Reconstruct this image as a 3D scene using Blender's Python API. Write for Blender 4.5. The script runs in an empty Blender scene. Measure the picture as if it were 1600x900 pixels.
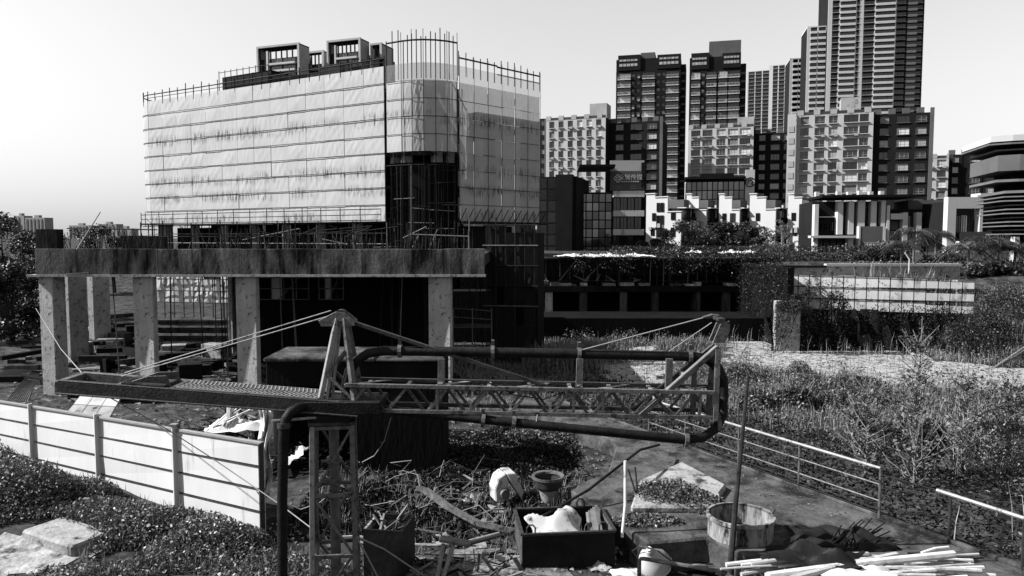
import bpy, math, random
import numpy as np
from mathutils import Vector, Matrix
random.seed(7); np.random.seed(7)
S = bpy.context.scene
COL = S.collection
R = math.radians
# ------------------------------------------------------------------ camera, sky, sun, exposure
F, HC = 1155.0, 7.1
PITCH = math.atan(78 / F)
cam = bpy.data.cameras.new('camera'); camo = bpy.data.objects.new('camera', cam); COL.objects.link(camo)
cam.sensor_width = 36; cam.lens = 36 * F / 1600; cam.clip_start = .1; cam.clip_end = 9000
camo.location = (0, 0, HC); camo.rotation_euler = (R(90) - PITCH, 0, 0)
S.camera = camo
SUN_AZ, SUN_EL = 87, 39        # degrees left of straight behind the camera; height
sv = Vector((-math.sin(R(SUN_AZ)) * math.cos(R(SUN_EL)), -math.cos(R(SUN_AZ)) * math.cos(R(SUN_EL)), math.sin(R(SUN_EL))))
W = bpy.data.worlds.new('World'); S.world = W; W.use_nodes = True
nt = W.node_tree; nt.nodes.clear()
sky = nt.nodes.new('ShaderNodeTexSky'); sky.sky_type = 'NISHITA'; sky.sun_disc = False
sky.sun_elevation = R(SUN_EL); sky.sun_rotation = math.atan2(sv.x, sv.y)
sky.air_density = 2.1; sky.dust_density = 0.2; sky.ozone_density = 9.0
sep = nt.nodes.new('ShaderNodeSeparateColor'); bg = nt.nodes.new('ShaderNodeBackground'); wo = nt.nodes.new('ShaderNodeOutputWorld')
mixn = nt.nodes.new('ShaderNodeMix'); mixn.data_type = 'FLOAT'; mixn.inputs[0].default_value = .4    # black-and-white film: green and blue
nt.links.new(sky.outputs[0], sep.inputs[0]); nt.links.new(sep.outputs[1], mixn.inputs[2]); nt.links.new(sep.outputs[2], mixn.inputs[3]); nt.links.new(mixn.outputs[0], bg.inputs[0]); nt.links.new(bg.outputs[0], wo.inputs[0])
bg.inputs[1].default_value = 0.066
sun = bpy.data.lights.new('sun', 'SUN'); sun.energy = 5.0; sun.angle = R(.5); sun.color = (1, 1, 1)
suno = bpy.data.objects.new('sun', sun); COL.objects.link(suno)
suno.rotation_euler = sv.to_track_quat('Z', 'Y').to_euler()
S.view_settings.view_transform = 'Standard'; S.view_settings.look = 'None'; S.view_settings.gamma = 1
S.view_settings.use_curve_mapping = False
S.view_settings.exposure = 1.56
S.cycles.max_bounces = 5; S.cycles.diffuse_bounces = 2; S.cycles.glossy_bounces = 2; S.cycles.transparent_max_bounces = 10
S.cycles.transmission_bounces = 3; S.cycles.use_denoising = True

# ------------------------------------------------------------------ helpers
_cp, _sp = math.cos(PITCH), math.sin(PITCH)
def P(px, py, Y):
    """world point at distance Y seen at a place of the 1600 x 900 photograph"""
    dx, dy = (px - 800) / F, (py - 450) / F
    k = Y / (_cp - dy * _sp)
    return Vector((dx * k, Y, HC + (-_sp - dy * _cp) * k))
def G(px, py, z=0.0):
    dx, dy = (px - 800) / F, (py - 450) / F
    k = (z - HC) / (-_sp - dy * _cp)
    return Vector((dx * k, (_cp - dy * _sp) * k, z))
def rnd(a, b): return random.uniform(a, b)

class MB:
    def __init__(s): s.v = []; s.f = []; s.m = []; s.M = None
    def add(s, vs, fs, mi=0):
        n = len(s.v)
        if s.M is not None: vs = [s.M @ Vector(p) for p in vs]
        s.v += [tuple(p) for p in vs]; s.f += [tuple(i + n for i in q) for q in fs]; s.m += [mi] * len(fs)
        return s
    BF = [(0,3,2,1),(4,5,6,7),(0,1,5,4),(1,2,6,5),(2,3,7,6),(3,0,4,7)]
    def box(s, x0, y0, z0, x1, y1, z1, mi=0):
        return s.add([(x0,y0,z0),(x1,y0,z0),(x1,y1,z0),(x0,y1,z0),(x0,y0,z1),(x1,y0,z1),(x1,y1,z1),(x0,y1,z1)], s.BF, mi)
    def bar(s, p, q, w, h=None, mi=0, up=(0,0,1)):
        p, q = Vector(p), Vector(q); h = h or w
        d = (q - p)
        if d.length < 1e-6: return s
        d.normalize(); u = Vector(up)
        if abs(d.dot(u)) > .98: u = Vector((0,1,0)) if abs(d.y) < .9 else Vector((1,0,0))
        a = d.cross(u).normalized() * (w / 2); b = a.cross(d).normalized() * (h / 2)
        return s.add([p-a-b,p+a-b,p+a+b,p-a+b,q-a-b,q+a-b,q+a+b,q-a+b], [(0,1,2,3),(7,6,5,4),(0,4,5,1),(1,5,6,2),(2,6,7,3),(3,7,4,0)], mi)
    def path(s, pts, r, n=8, mi=0, cap=True):
        pts = [Vector(p) for p in pts]; rs = r if isinstance(r, (list, tuple)) else [r] * len(pts)
        vs = []; fs = []; ref = None
        for i, p in enumerate(pts):
            d = (pts[min(i+1, len(pts)-1)] - pts[max(i-1, 0)])
            d = d.normalized() if d.length > 1e-9 else Vector((0,0,1))
            if ref is None: ref = Vector((0,0,1)) if abs(d.z) < .9 else Vector((1,0,0))
            a = d.cross(ref)
            if a.length < 1e-4: a = d.cross(Vector((.3,.9,.1)))
            a.normalize(); b = a.cross(d).normalized(); ref = b
            for k in range(n):
                t = 2 * math.pi * k / n
                vs.append(p + a * (rs[i] * math.cos(t)) + b * (rs[i] * math.sin(t)))
        for i in range(len(pts) - 1):
            for k in range(n):
                k2 = (k + 1) % n
                fs.append((i*n+k, i*n+k2, (i+1)*n+k2, (i+1)*n+k))
        if cap: fs.append(tuple(range(n-1, -1, -1))); fs.append(tuple((len(pts)-1)*n + k for k in range(n)))
        return s.add(vs, fs, mi)
    def tube(s, p, q, r, n=6, mi=0, r2=None): return s.path([p, q], [r, r if r2 is None else r2], n, mi)
    def prism(s, poly, z0, z1, mi=0):
        n = len(poly); a = sum(poly[i][0]*poly[(i+1)%n][1]-poly[(i+1)%n][0]*poly[i][1] for i in range(n))
        if a < 0: poly = poly[::-1]
        vs = [(x,y,z0) for x,y in poly] + [(x,y,z1) for x,y in poly]
        fs = [tuple(range(n-1,-1,-1)), tuple(range(n,2*n))] + [(i,(i+1)%n,n+(i+1)%n,n+i) for i in range(n)]
        return s.add(vs, fs, mi)
    def wallpoly(s, poly, y0, y1, mi=0):
        """polygon in x-z, thick in y"""
        n = len(poly); a = sum(poly[i][0]*poly[(i+1)%n][1]-poly[(i+1)%n][0]*poly[i][1] for i in range(n))
        if a < 0: poly = poly[::-1]
        vs = [(x,y0,z) for x,z in poly] + [(x,y1,z) for x,z in poly]
        fs = [tuple(range(n)), tuple(range(2*n-1,n-1,-1))] + [((i+1)%n,i,n+i,n+(i+1)%n) for i in range(n)]
        return s.add(vs, fs, mi)
    def lathe(s, prof, n=20, mi=0, a0=0, a1=2*math.pi):
        full = abs(a1 - a0 - 2*math.pi) < 1e-6; m = n if full else n + 1
        vs = [(r*math.cos(a0+(a1-a0)*k/n), r*math.sin(a0+(a1-a0)*k/n), z) for r, z in prof for k in range(m)]
        fs = []
        for i in range(len(prof)-1):
            for k in range(n):
                k2 = (k+1) % m
                fs.append((i*m+k, i*m+k2, (i+1)*m+k2, (i+1)*m+k))
        return s.add(vs, fs, mi)
    def quad(s, a, b, c, d, mi=0): return s.add([a,b,c,d], [(0,1,2,3)], mi)
    def mesh(s, name, mats, smooth=False):
        me = bpy.data.meshes.new(name); me.from_pydata(s.v, [], s.f)
        for m in (mats if isinstance(mats, (list, tuple)) else [mats]): me.materials.append(m)
        if any(s.m): me.polygons.foreach_set('material_index', s.m)
        if smooth: me.polygons.foreach_set('use_smooth', [True]*len(me.polygons)); 
        if smooth:
            try: me.set_sharp_from_angle(angle=R(40))
            except Exception: pass
        me.update(); return me
    def build(s, name, mats, parent=None, smooth=False, bevel=0):
        o = bpy.data.objects.new(name, s.mesh(name, mats, smooth)); COL.objects.link(o)
        if parent: o.parent = parent
        if bevel:
            b = o.modifiers.new('bevel', 'BEVEL'); b.width = bevel; b.segments = 1; b.limit_method = 'ANGLE'
        return o
def tag(o, label=None, cat=None, group=None, kind=None):
    if label: o['label'] = label
    if cat: o['category'] = cat
    if group: o['group'] = group
    if kind: o['kind'] = kind
    return o
def thing(name, label, cat, loc=(0,0,0), rz=0, group=None):
    o = bpy.data.objects.new(name, None); COL.objects.link(o); o.empty_display_size = .3
    o.location = loc; o.rotation_euler = (0,0,rz)
    return tag(o, label, cat, group)
def inst(name, me, parent=None, loc=(0,0,0), rot=(0,0,0), sc=(1,1,1)):
    o = bpy.data.objects.new(name, me); COL.objects.link(o); o.parent = parent
    o.location = loc; o.rotation_euler = rot; o.scale = sc
    return o

# ------------------------------------------------------------------ materials (black and white place)
MATS = {}
KV = .29      # the whole place is a little darker than textbook values, as exposed in the photograph
def mk(name, v, var=.35, rough=.85, scale=3.0, stretch=1.0, bump=.0, bscale=None, metal=0.0, spec=.04, stain=0.0, stain_v=.02,
       stain_scale=1.2, stain_stretch=1.0, island=0.0, transl=0.0, alpha=1.0, objrand=0.0):
    v *= KV; stain_v *= KV
    m = bpy.data.materials.new(name); m.use_nodes = True; N = m.node_tree.nodes; L = m.node_tree.links
    b = N['Principled BSDF']; out = N['Material Output']
    b.inputs['Roughness'].default_value = rough; b.inputs['Metallic'].default_value = metal; b.inputs['Specular IOR Level'].default_value = spec
    tc = N.new('ShaderNodeTexCoord'); mp = N.new('ShaderNodeMapping'); L.new(tc.outputs['Object'], mp.inputs[0])
    mp.inputs['Scale'].default_value = (1, 1, 1/stretch)
    no = N.new('ShaderNodeTexNoise'); no.inputs['Scale'].default_value = scale; no.inputs['Detail'].default_value = 6; no.inputs['Roughness'].default_value = .65
    L.new(mp.outputs[0], no.inputs['Vector'])
    mr = N.new('ShaderNodeMapRange'); mr.inputs[1].default_value = .28; mr.inputs[2].default_value = .72
    mr.inputs[3].default_value = v*(1-var); mr.inputs[4].default_value = v*(1+var)
    L.new(no.outputs[0], mr.inputs[0]); col = mr.outputs[0]
    if stain > 0:
        mp2 = N.new('ShaderNodeMapping'); L.new(tc.outputs['Object'], mp2.inputs[0]); mp2.inputs['Scale'].default_value = (1,1,1/stain_stretch)
        mp2.inputs['Location'].default_value = (3.3, 7.1, 1.7)
        n2 = N.new('ShaderNodeTexNoise'); n2.inputs['Scale'].default_value = stain_scale; n2.inputs['Detail'].default_value = 8; n2.inputs['Roughness'].default_value = .7
        L.new(mp2.outputs[0], n2.inputs['Vector'])
        r2 = N.new('ShaderNodeMapRange'); r2.inputs[1].default_value = .64 - .3*stain; r2.inputs[2].default_value = .72 - .18*stain
        L.new(n2.outputs[0], r2.inputs[0])
        mx = N.new('ShaderNodeMix'); mx.data_type = 'FLOAT'; mx.inputs[3].default_value = stain_v
        L.new(r2.outputs[0], mx.inputs[0]); L.new(col, mx.inputs[2]); col = mx.outputs[0]
    if island > 0 or objrand > 0:
        src = N.new('ShaderNodeNewGeometry').outputs['Random Per Island'] if island > 0 else N.new('ShaderNodeObjectInfo').outputs['Random']
        k = island or objrand
        r3 = N.new('ShaderNodeMapRange'); r3.inputs[3].default_value = 1-k; r3.inputs[4].default_value = 1+k; L.new(src, r3.inputs[0])
        mu = N.new('ShaderNodeMath'); mu.operation = 'MULTIPLY'; L.new(col, mu.inputs[0]); L.new(r3.outputs[0], mu.inputs[1]); col = mu.outputs[0]
    L.new(col, b.inputs['Base Color'])
    if bump > 0:
        nb = N.new('ShaderNodeTexNoise'); nb.inputs['Scale'].default_value = bscale or scale*4; nb.inputs['Detail'].default_value = 5
        L.new(mp.outputs[0], nb.inputs['Vector'])
        bp = N.new('ShaderNodeBump'); bp.inputs['Strength'].default_value = bump; bp.inputs['Distance'].default_value = .05
        L.new(nb.outputs[0], bp.inputs['Height']); L.new(bp.outputs[0], b.inputs['Normal'])
    last = b.outputs[0]
    if transl > 0:
        t = N.new('ShaderNodeBsdfTranslucent'); L.new(col, t.inputs[0]); ms = N.new('ShaderNodeMixShader'); ms.inputs[0].default_value = transl
        L.new(last, ms.inputs[1]); L.new(t.outputs[0], ms.inputs[2]); last = ms.outputs[0]
    if alpha < 1:
        t = N.new('ShaderNodeBsdfTransparent'); ms = N.new('ShaderNodeMixShader'); ms.inputs[0].default_value = alpha
        L.new(t.outputs[0], ms.inputs[1]); L.new(last, ms.inputs[2]); last = ms.outputs[0]
    L.new(last, out.inputs[0])
    MATS[name] = m
    return m
M = MATS
mk('pier_concrete', 0.744, .3, .9, 1.6, 2, .3, 14, stain=.33, stain_v=.09, stain_scale=5)
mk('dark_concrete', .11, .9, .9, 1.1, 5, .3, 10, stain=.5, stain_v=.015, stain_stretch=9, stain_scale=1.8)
mk('black_shade_concrete', .016, .5, .9, .8, 4, .3, 8, stain=.3, stain_v=.015, stain_stretch=6)  # near-black concrete: shade put into the base colour
mk('light_concrete', .6, .4, .9, 2.5, 1, .5, 12, stain=.4, stain_v=.08, stain_scale=2.2)
mk('apron_concrete', 0.169, .6, .95, 2.0, 1, .7, 9, stain=.55, stain_v=.035, stain_scale=1.1)
mk('earth', 0.112, .95, .95, 1.6, 1, 1.0, 6, stain=.5, stain_v=.03, stain_scale=.9)
mk('sand', .68, .5, .95, 2.2, 1, 1.0, 7, stain=.4, stain_v=.08, stain_scale=1.8)
mk('white_paint', 1.22, .08, .5, .8, 3, .1, 4, stain=.22, stain_v=.75, stain_scale=2.6, stain_stretch=7)
mk('white_dirty', 1.25, .2, .7, .8, 2, stain=.4, stain_v=.3, stain_scale=1.3, stain_stretch=3)
mk('white_spotted', .95, .1, .6, 2, 1, stain=.4, stain_v=.05, stain_scale=3.5)
mk('white_enamel', .95, .06, .3, 3, stain=.07, stain_v=.2)
mk('tower_balcony', 1.35, .2, .8, .3)
mk('stalk', .5, .3, .8, 3, island=.5)
mk('post_paint', .5, .15, .5, 3)
mk('dark_gap', .03, .3)
mk('deck_face', .3, .8, .9, .8, 1.5, .4, 9, stain=.68, stain_v=.02, stain_stretch=5, stain_scale=1.1)
mk('yard_floor', .38, .7, .95, 2.4, 1, .8, 9, stain=.6, stain_v=.02, stain_scale=1.4)
mk('steel_dark', .02, .8, .6, 4, 1, .25, 20, spec=.1)
mk('steel_grey', 0.216, .5, .5, 5, 1, .2, 20, spec=.3, stain=.4, stain_v=.025, stain_scale=6)
mk('steel_mid', .06, .6, .5, 5, 1, .2, 20, spec=.3, stain=.4, stain_v=.015, stain_scale=5)
mk('steel_pale', 0.525, .3, .5, 5, 1, .1, 20, spec=.3, stain=.3, stain_v=.06, stain_scale=8)
mk('rust_paint', .55, .45, .7, 3, 4, .25, 14, stain=.6, stain_v=.02, stain_scale=4, stain_stretch=3)
mk('plastic_white', 1.25, .3, .5, 3, stain=.38, stain_v=.35, stain_scale=2.5, objrand=.35)
mk('cloth_white', 1.26, .12, .9, 2, 1, .2, 6)
mk('tarp_dark', .03, .4, .5, 3, 1, .2, 8)
mk('timber', .3, .4, .85, 3, .2, .3, 18, objrand=.5)
mk('timber_dark', .035, .5, .85, 3, .2, .3, 18, objrand=.5)
mk('scaffold', .04, .4, .6, 4, objrand=.3)
mk('scaffold_pale', .35, .3, .6, 4)
mk('rope', .55, .2, .8, 6)
mk('leaf', .2, .4, .45, 1.5, spec=.3, island=.85, transl=.2)
mk('leaf_dark', .05, .4, .45, 1.5, spec=.25, island=.8, transl=.15)
mk('leaf_black_shade', .018, .4, .5, 1.5, spec=.15, island=.8, transl=.1)  # near-black leaf: shade put into the leaf colour
mk('leaf_pale', 0.312, .3, .5, 1.5, spec=.4, island=.5, transl=.3)
mk('dry_grass', 0.432, .3, .7, 1.5, spec=.3, island=.5, transl=.25)
mk('bark', .09, .4, .9, 6, 4, .5, 20)
mk('twig', 0.39, .3, .8, 6, 4)
mk('bwall_light', 0.935, .12, .85, .15, stain=.15, stain_v=.4, stain_scale=.3, stain_stretch=4)
mk('bwall_brick', 0.743, .16, .85, .2, stain=.15, stain_v=.3, stain_scale=.3)
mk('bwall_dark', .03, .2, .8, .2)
mk('bwall_white', 1.08, .06, .7, .3, stain=.12, stain_v=.6, stain_scale=.3, stain_stretch=6)
mk('bwall_mid', 0.221, .2, .8, .2)
mk('roof_dark', .018, .3, .7, .5)
mk('frame_pale', 0.675, .1, .5, 2)
mk('frame_dark', .04, .2, .5, 2)
mk('curtain', 0.57, .25, .8, .6, objrand=.5)
mk('curtain_pale', 1.12, .2, .8, .6, objrand=.3)
mk('louvre', 0.286, .2, .6, .5)
mk('far_wall', 0.546, .1, .9, .05)
def glass(name, v, rough=.06, spec=.6, wob=.06):
    m = mk(name, v, .2, rough, .4, spec=spec, bump=wob, bscale=.5, objrand=.4); m.node_tree.nodes['Principled BSDF'].inputs['IOR'].default_value = 1.5; return m
glass('glass_dark', .012); glass('glass_mid', .05, .1)
mirror = glass('glass_mirror', .42, .05, .5, .15); mirror.node_tree.nodes['Principled BSDF'].inputs['Metallic'].default_value = .85

# netting, with its own dirt bands
def net_mat(name, v, alpha=1.0, stains=True, fac=.5):
    m = mk(name, v, .08, .9, .7, 2, .0, transl=.0, alpha=1)
    N = m.node_tree.nodes; L = m.node_tree.links; b = N['Principled BSDF']; out = N['Material Output']
    col = b.inputs['Base Color'].links[0].from_socket
    tc = N.new('ShaderNodeTexCoord')
    if stains:
        sx = N.new('ShaderNodeSeparateXYZ'); L.new(tc.outputs['Object'], sx.inputs[0])
        mp = N.new('ShaderNodeMapping'); mp.inputs['Scale'].default_value = (2.6, 2.6, .35); L.new(tc.outputs['Object'], mp.inputs[0])
        n1 = N.new('ShaderNodeTexNoise'); n1.inputs['Scale'].default_value = 1.6; n1.inputs['Detail'].default_value = 7; n1.inputs['Roughness'].default_value = .75; L.new(mp.outputs[0], n1.inputs['Vector'])
        mp2 = N.new('ShaderNodeMapping'); mp2.inputs['Scale'].default_value = (.22, .22, .42); L.new(tc.outputs['Object'], mp2.inputs[0])
        n2 = N.new('ShaderNodeTexNoise'); n2.inputs['Scale'].default_value = 1.0; n2.inputs['Detail'].default_value = 3; L.new(mp2.outputs[0], n2.inputs['Vector'])
        # bands of rows where rain water ran down (heights along the facade)
        acc = None
        for zc, wd in ((9.4, .7), (11.9, .8), (13.9, .9), (19.0, .9)):
            s1 = N.new('ShaderNodeMath'); s1.operation = 'SUBTRACT'; L.new(sx.outputs[2], s1.inputs[0]); s1.inputs[1].default_value = zc
            s2 = N.new('ShaderNodeMath'); s2.operation = 'ABSOLUTE'; L.new(s1.outputs[0], s2.inputs[0])
            s3 = N.new('ShaderNodeMapRange'); s3.inputs[1].default_value = wd; s3.inputs[2].default_value = wd*.35; L.new(s2.outputs[0], s3.inputs[0])
            if acc is None: acc = s3.outputs[0]
            else:
                mxx = N.new('ShaderNodeMath'); mxx.operation = 'MAXIMUM'; L.new(acc, mxx.inputs[0]); L.new(s3.outputs[0], mxx.inputs[1]); acc = mxx.outputs[0]
        r1 = N.new('ShaderNodeMapRange'); r1.inputs[1].default_value = .46; r1.inputs[2].default_value = .6; L.new(n1.outputs[0], r1.inputs[0])
        r2 = N.new('ShaderNodeMapRange'); r2.inputs[1].default_value = .38; r2.inputs[2].default_value = .52; L.new(n2.outputs[0], r2.inputs[0])
        m1 = N.new('ShaderNodeMath'); m1.operation = 'MULTIPLY'; L.new(r1.outputs[0], m1.inputs[0]); L.new(r2.outputs[0], m1.inputs[1])
        m2 = N.new('ShaderNodeMath'); m2.operation = 'MULTIPLY'; L.new(m1.outputs[0], m2.inputs[0]); L.new(acc, m2.inputs[1])
        m3 = N.new('ShaderNodeMath'); m3.operation = 'MULTIPLY'; L.new(m2.outputs[0], m3.inputs[0]); m3.inputs[1].default_value = .95
        mx = N.new('ShaderNodeMix'); mx.data_type = 'FLOAT'; mx.inputs[3].default_value = .06
        L.new(m3.outputs[0], mx.inputs[0]); L.new(col, mx.inputs[2]); col = mx.outputs[0]
        L.new(col, b.inputs['Base Color'])
    t = N.new('ShaderNodeBsdfTranslucent'); L.new(col, t.inputs[0]); ms = N.new('ShaderNodeMixShader'); ms.inputs[0].default_value = fac
    L.new(b.outputs[0], ms.inputs[1]); L.new(t.outputs[0], ms.inputs[2])
    tr = N.new('ShaderNodeBsdfTransparent'); m4 = N.new('ShaderNodeMixShader'); m4.inputs[0].default_value = alpha
    L.new(tr.outputs[0], m4.inputs[1]); L.new(ms.outputs[0], m4.inputs[2]); L.new(m4.outputs[0], out.inputs[0])
    return m
net_mat('torn_net', .05, .9, False, .3)
net_mat('net', 1.13, .97, True, .15); net_mat('net_sheer', .8, .5, False, .4); net_mat('net_grey', 1.1, .985, True, .25)

# ------------------------------------------------------------------ foliage meshes (many small leaf faces in one mesh)
def leaf_obj(name, pts, size, mat, parent=None, up=.6, ratio=.5, droop=0.0):
    pts = np.asarray(pts, float); n = len(pts)
    size = np.broadcast_to(np.asarray(size, float), (n,)) * np.random.uniform(.6, 1.35, n)
    nrm = np.random.normal(size=(n,3)); nrm[:,2] = np.abs(nrm[:,2]) + up; nrm /= np.linalg.norm(nrm, axis=1)[:,None]
    t = np.random.normal(size=(n,3)); t -= (t*nrm).sum(1)[:,None]*nrm; t[:,2] -= droop; t /= np.linalg.norm(t, axis=1)[:,None]
    b = np.cross(nrm, t); s = size[:,None]
    v = np.empty((n,4,3)); v[:,0] = pts - t*s*.5; v[:,2] = pts + t*s*.5 - nrm*s*.12
    v[:,1] = pts + b*s*ratio*.5; v[:,3] = pts - b*s*ratio*.5
    return np_mesh(name, v.reshape(-1,3), 4, mat, parent)
def blade_obj(name, pts, h, w, mat, parent=None, bend=.5):
    pts = np.asarray(pts, float); n = len(pts)
    h = np.broadcast_to(np.asarray(h, float), (n,)) * np.random.uniform(.5, 1.3, n); a = np.random.uniform(0, 2*np.pi, n)
    d = np.stack([np.cos(a), np.sin(a), np.zeros(n)], 1); sd = np.stack([-np.sin(a), np.cos(a), np.zeros(n)], 1)
    be = np.random.uniform(.1, 1, n)*bend; v = np.empty((n,2,4,3)); up = np.array([0,0,1.])
    mid = pts + up*(h*.58)[:,None] + d*(h*be*.25)[:,None]; tip = pts + up*(h*(1-be*.25))[:,None] + d*(h*be*.8)[:,None]
    v[:,0,0] = pts - sd*w*.5; v[:,0,1] = pts + sd*w*.5; v[:,0,2] = mid + sd*w*.4; v[:,0,3] = mid - sd*w*.4
    v[:,1,0] = mid - sd*w*.4; v[:,1,1] = mid + sd*w*.4; v[:,1,2] = tip + sd*w*.06; v[:,1,3] = tip - sd*w*.06
    return np_mesh(name, v.reshape(-1,3), 4, mat, parent)
def np_mesh(name, v, k, mat, parent=None):
    n = len(v)//k; me = bpy.data.meshes.new(name)
    me.vertices.add(len(v)); me.vertices.foreach_set('co', v.astype('f').ravel())
    me.loops.add(n*k); me.loops.foreach_set('vertex_index', np.arange(n*k, dtype='i'))
    me.polygons.add(n); me.polygons.foreach_set('loop_start', np.arange(0, n*k, k, dtype='i')); me.polygons.foreach_set('loop_total', np.full(n, k, 'i'))
    me.materials.append(mat); me.update(); me.validate()
    o = bpy.data.objects.new(name, me); COL.objects.link(o); o.parent = parent
    return o
# ------------------------------------------------------------------ terrain
E0, E1 = Vector((1.5, 29.5, 0)), Vector((9.5, 14.8, 0))
ED = (E1 - E0).normalized(); EN = Vector((-ED.y, ED.x, 0))      # EN points into the pit (right / away)
if EN.x < 0: EN = -EN
def sst(a, b, t):
    t = min(1, max(0, (t - a)/(b - a))); return t*t*(3 - 2*t)
def zf(x, y):
    d = (x - E0.x)*EN.x + (y - E0.y)*EN.y
    z = -1.25*sst(.25, .9, d) - 1.9*sst(.25, .9, d)*(1 - sst(5.0, 7.5, d))*sst(15.5, 18.5, y)*sst(40, 33, y)
    z += .10*math.sin(x*.9 + 1.3*math.sin(y*.5)) + .07*math.sin(y*1.1 + x*.37) if y < 75 else 0
    if d > 2: z += .16*math.sin(x*.43 + 2)*math.sin(y*.37)
    if x > 10:
        wide = sst(22, 32, x)
        z += (5.6)*sst(46.5 - 6*wide, 49.5 + 3*wide, y)*sst(17.8, 18.4, x)
    z2 = 5.0*sst(61, 64, y)*sst(.8, 1.6, x)
    z3 = 5.0*sst(100, 118, y)
    if max(z2, z3) > z: z = max(z2, z3) if z < 3 else min(max(z, z2, z3), 5.0)
    if y > 70 and z > 5: z = 5
    return z - (.12*sst(8, 0, abs(y-14)) if x < 0 else 0)
xs = np.concatenate([[-4000,-1500,-700,-350,-200,-120,-80,-60,-50], np.arange(-44, 52, .55), [60,75,100,150,220,400,800,1800,4000]])
ys = np.concatenate([[-400,-100,-20,0,5], np.arange(9, 70, .55), [72,76,82,90,100,106,112,120,150,220,400,800,1600,3000,6000]])
nx, ny = len(xs), len(ys)
vv = [(float(x), float(y), zf(float(x), float(y))) for y in ys for x in xs]
ff = [(j*nx+i, j*nx+i+1, (j+1)*nx+i+1, (j+1)*nx+i) for j in range(ny-1) for i in range(nx-1)]
g = MB().add(vv, ff).build('ground', M['earth'], None, True); tag(g, kind='structure')
def drape(name, poly, off, mat, step=.45, edge=.35):
    """irregular sheet lying on the terrain"""
    m = MB(); xs_ = [p[0] for p in poly]; ys_ = [p[1] for p in poly]
    def inside(x, y):
        c = False; n = len(poly)
        for i in range(n):
            a, b = poly[i], poly[(i+1) % n]
            if (a[1] > y) != (b[1] > y) and x < (b[0]-a[0])*(y-a[1])/(b[1]-a[1]) + a[0]: c = not c
        return c
    idx = {}; vs = []; fs = []
    def vid(i, j):
        if (i, j) not in idx:
            x = min(xs_) + i*step; y = min(ys_) + j*step; random.seed(i*7919 + j*104729)
            x += rnd(-.3, .3)*step; y += rnd(-.3, .3)*step
            idx[(i, j)] = len(vs); vs.append((x, y, zf(x, y) + off))
        return idx[(i, j)]
    for i in range(int((max(xs_)-min(xs_))/step)+1):
        for j in range(int((max(ys_)-min(ys_))/step)+1):
            if inside(min(xs_)+(i+.5)*step + .5*math.sin(j*.9), min(ys_)+(j+.5)*step + .4*math.sin(i*.8)):
                fs.append((vid(i,j), vid(i+1,j), vid(i+1,j+1), vid(i,j+1)))
    m.add(vs, fs); o = m.build(name, mat, None, True); tag(o, kind='structure'); random.seed(len(vs)); return o
def gp(px, py, z): p = G(px, py, z); return (p.x, p.y)
SANDY = [
 [gp(1125,600,-1.1), gp(1140,556,-1.1), gp(1250,548,-1.1), gp(1400,556,-1.1), gp(1420,578,-1.1), gp(1480,596,-1.1), gp(1660,612,-1.1), gp(1660,662,-1.1), gp(1500,646,-1.1), gp(1400,640,-1.1), gp(1330,622,-1.1), gp(1230,618,-1.1)],
 [gp(930,590,-1.), gp(1010,560,-1.), gp(1060,580,-1.), gp(1040,640,-1.), gp(960,650,-1.)],
 [gp(-60,850,-.1), gp(80,822,-.1), gp(150,850,-.1), gp(110,905,-.1), gp(-60,930,-.1)],
 [gp(690,690,0), gp(765,696,0), gp(775,715,0), gp(740,745,0), gp(685,738,0)],
]
drape('path', SANDY[0], .02, M['sand']); drape('path', SANDY[1], .02, M['sand']); drape('path', SANDY[2], .02, M['sand']); drape('path', SANDY[3], .02, M['sand'], .3)
def in_sand(x, y):
    for poly in SANDY:
        c = False; n = len(poly)
        for i in range(n):
            a, b = poly[i], poly[(i+1) % n]
            if (a[1] > y) != (b[1] > y) and x < (b[0]-a[0])*(y-a[1])/(b[1]-a[1]) + a[0]: c = not c
        if c: return True
    return False
# lower working yard beside the boom
yard = [gp(560,905,0), gp(600,858,0), gp(700,848,0), gp(820,862,0), gp(900,885,0), gp(1010,900,0), gp(1100,930,0), gp(700,960,0)]
drape('yard', yard, .03, M['yard_floor'])
# concrete walkway along the pit edge, and the raised block beside it
ZW = .7
wk = [(E0.x, E0.y), (E1.x + ED.x*7, E1.y + ED.y*7), (E1.x + ED.x*7 - EN.x*3.4, E1.y + ED.y*7 - EN.y*3.4), gp(1105,840,ZW), gp(1013,848,ZW), gp(886,762,ZW), gp(950,738,ZW), gp(965,690,ZW), (E0.x - EN.x*1.6, E0.y - EN.y*1.6)]
walk = MB().prism(wk, -1.6, ZW).build('walkway', M['apron_concrete'], None, bevel=.04); tag(walk, kind='structure')
kerb = MB()
kerb.bar(E0 + Vector((0,0,ZW+.04)) - EN*.07, E1 + ED*7 + Vector((0,0,ZW+.04)) - EN*.07, .12, .09)
tag(kerb.build('kerb', M['apron_concrete'], None, bevel=.02), kind='structure')
ridge = MB(); a = G(1000,762,ZW); b = G(1065,728,ZW); c = G(1110,745,ZW); d = G(1060,790,ZW)
# low raised slab covered by weeds on the block
ridge.prism([gp(985,800,ZW+.02), gp(1110,800,ZW+.02), gp(1135,765,ZW+.02), gp(1065,728,ZW+.02), gp(1000,757,ZW+.02)], ZW-.02, ZW+.16)
tag(ridge.build('slab', M['light_concrete'], None, bevel=.05), kind='structure')

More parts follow.
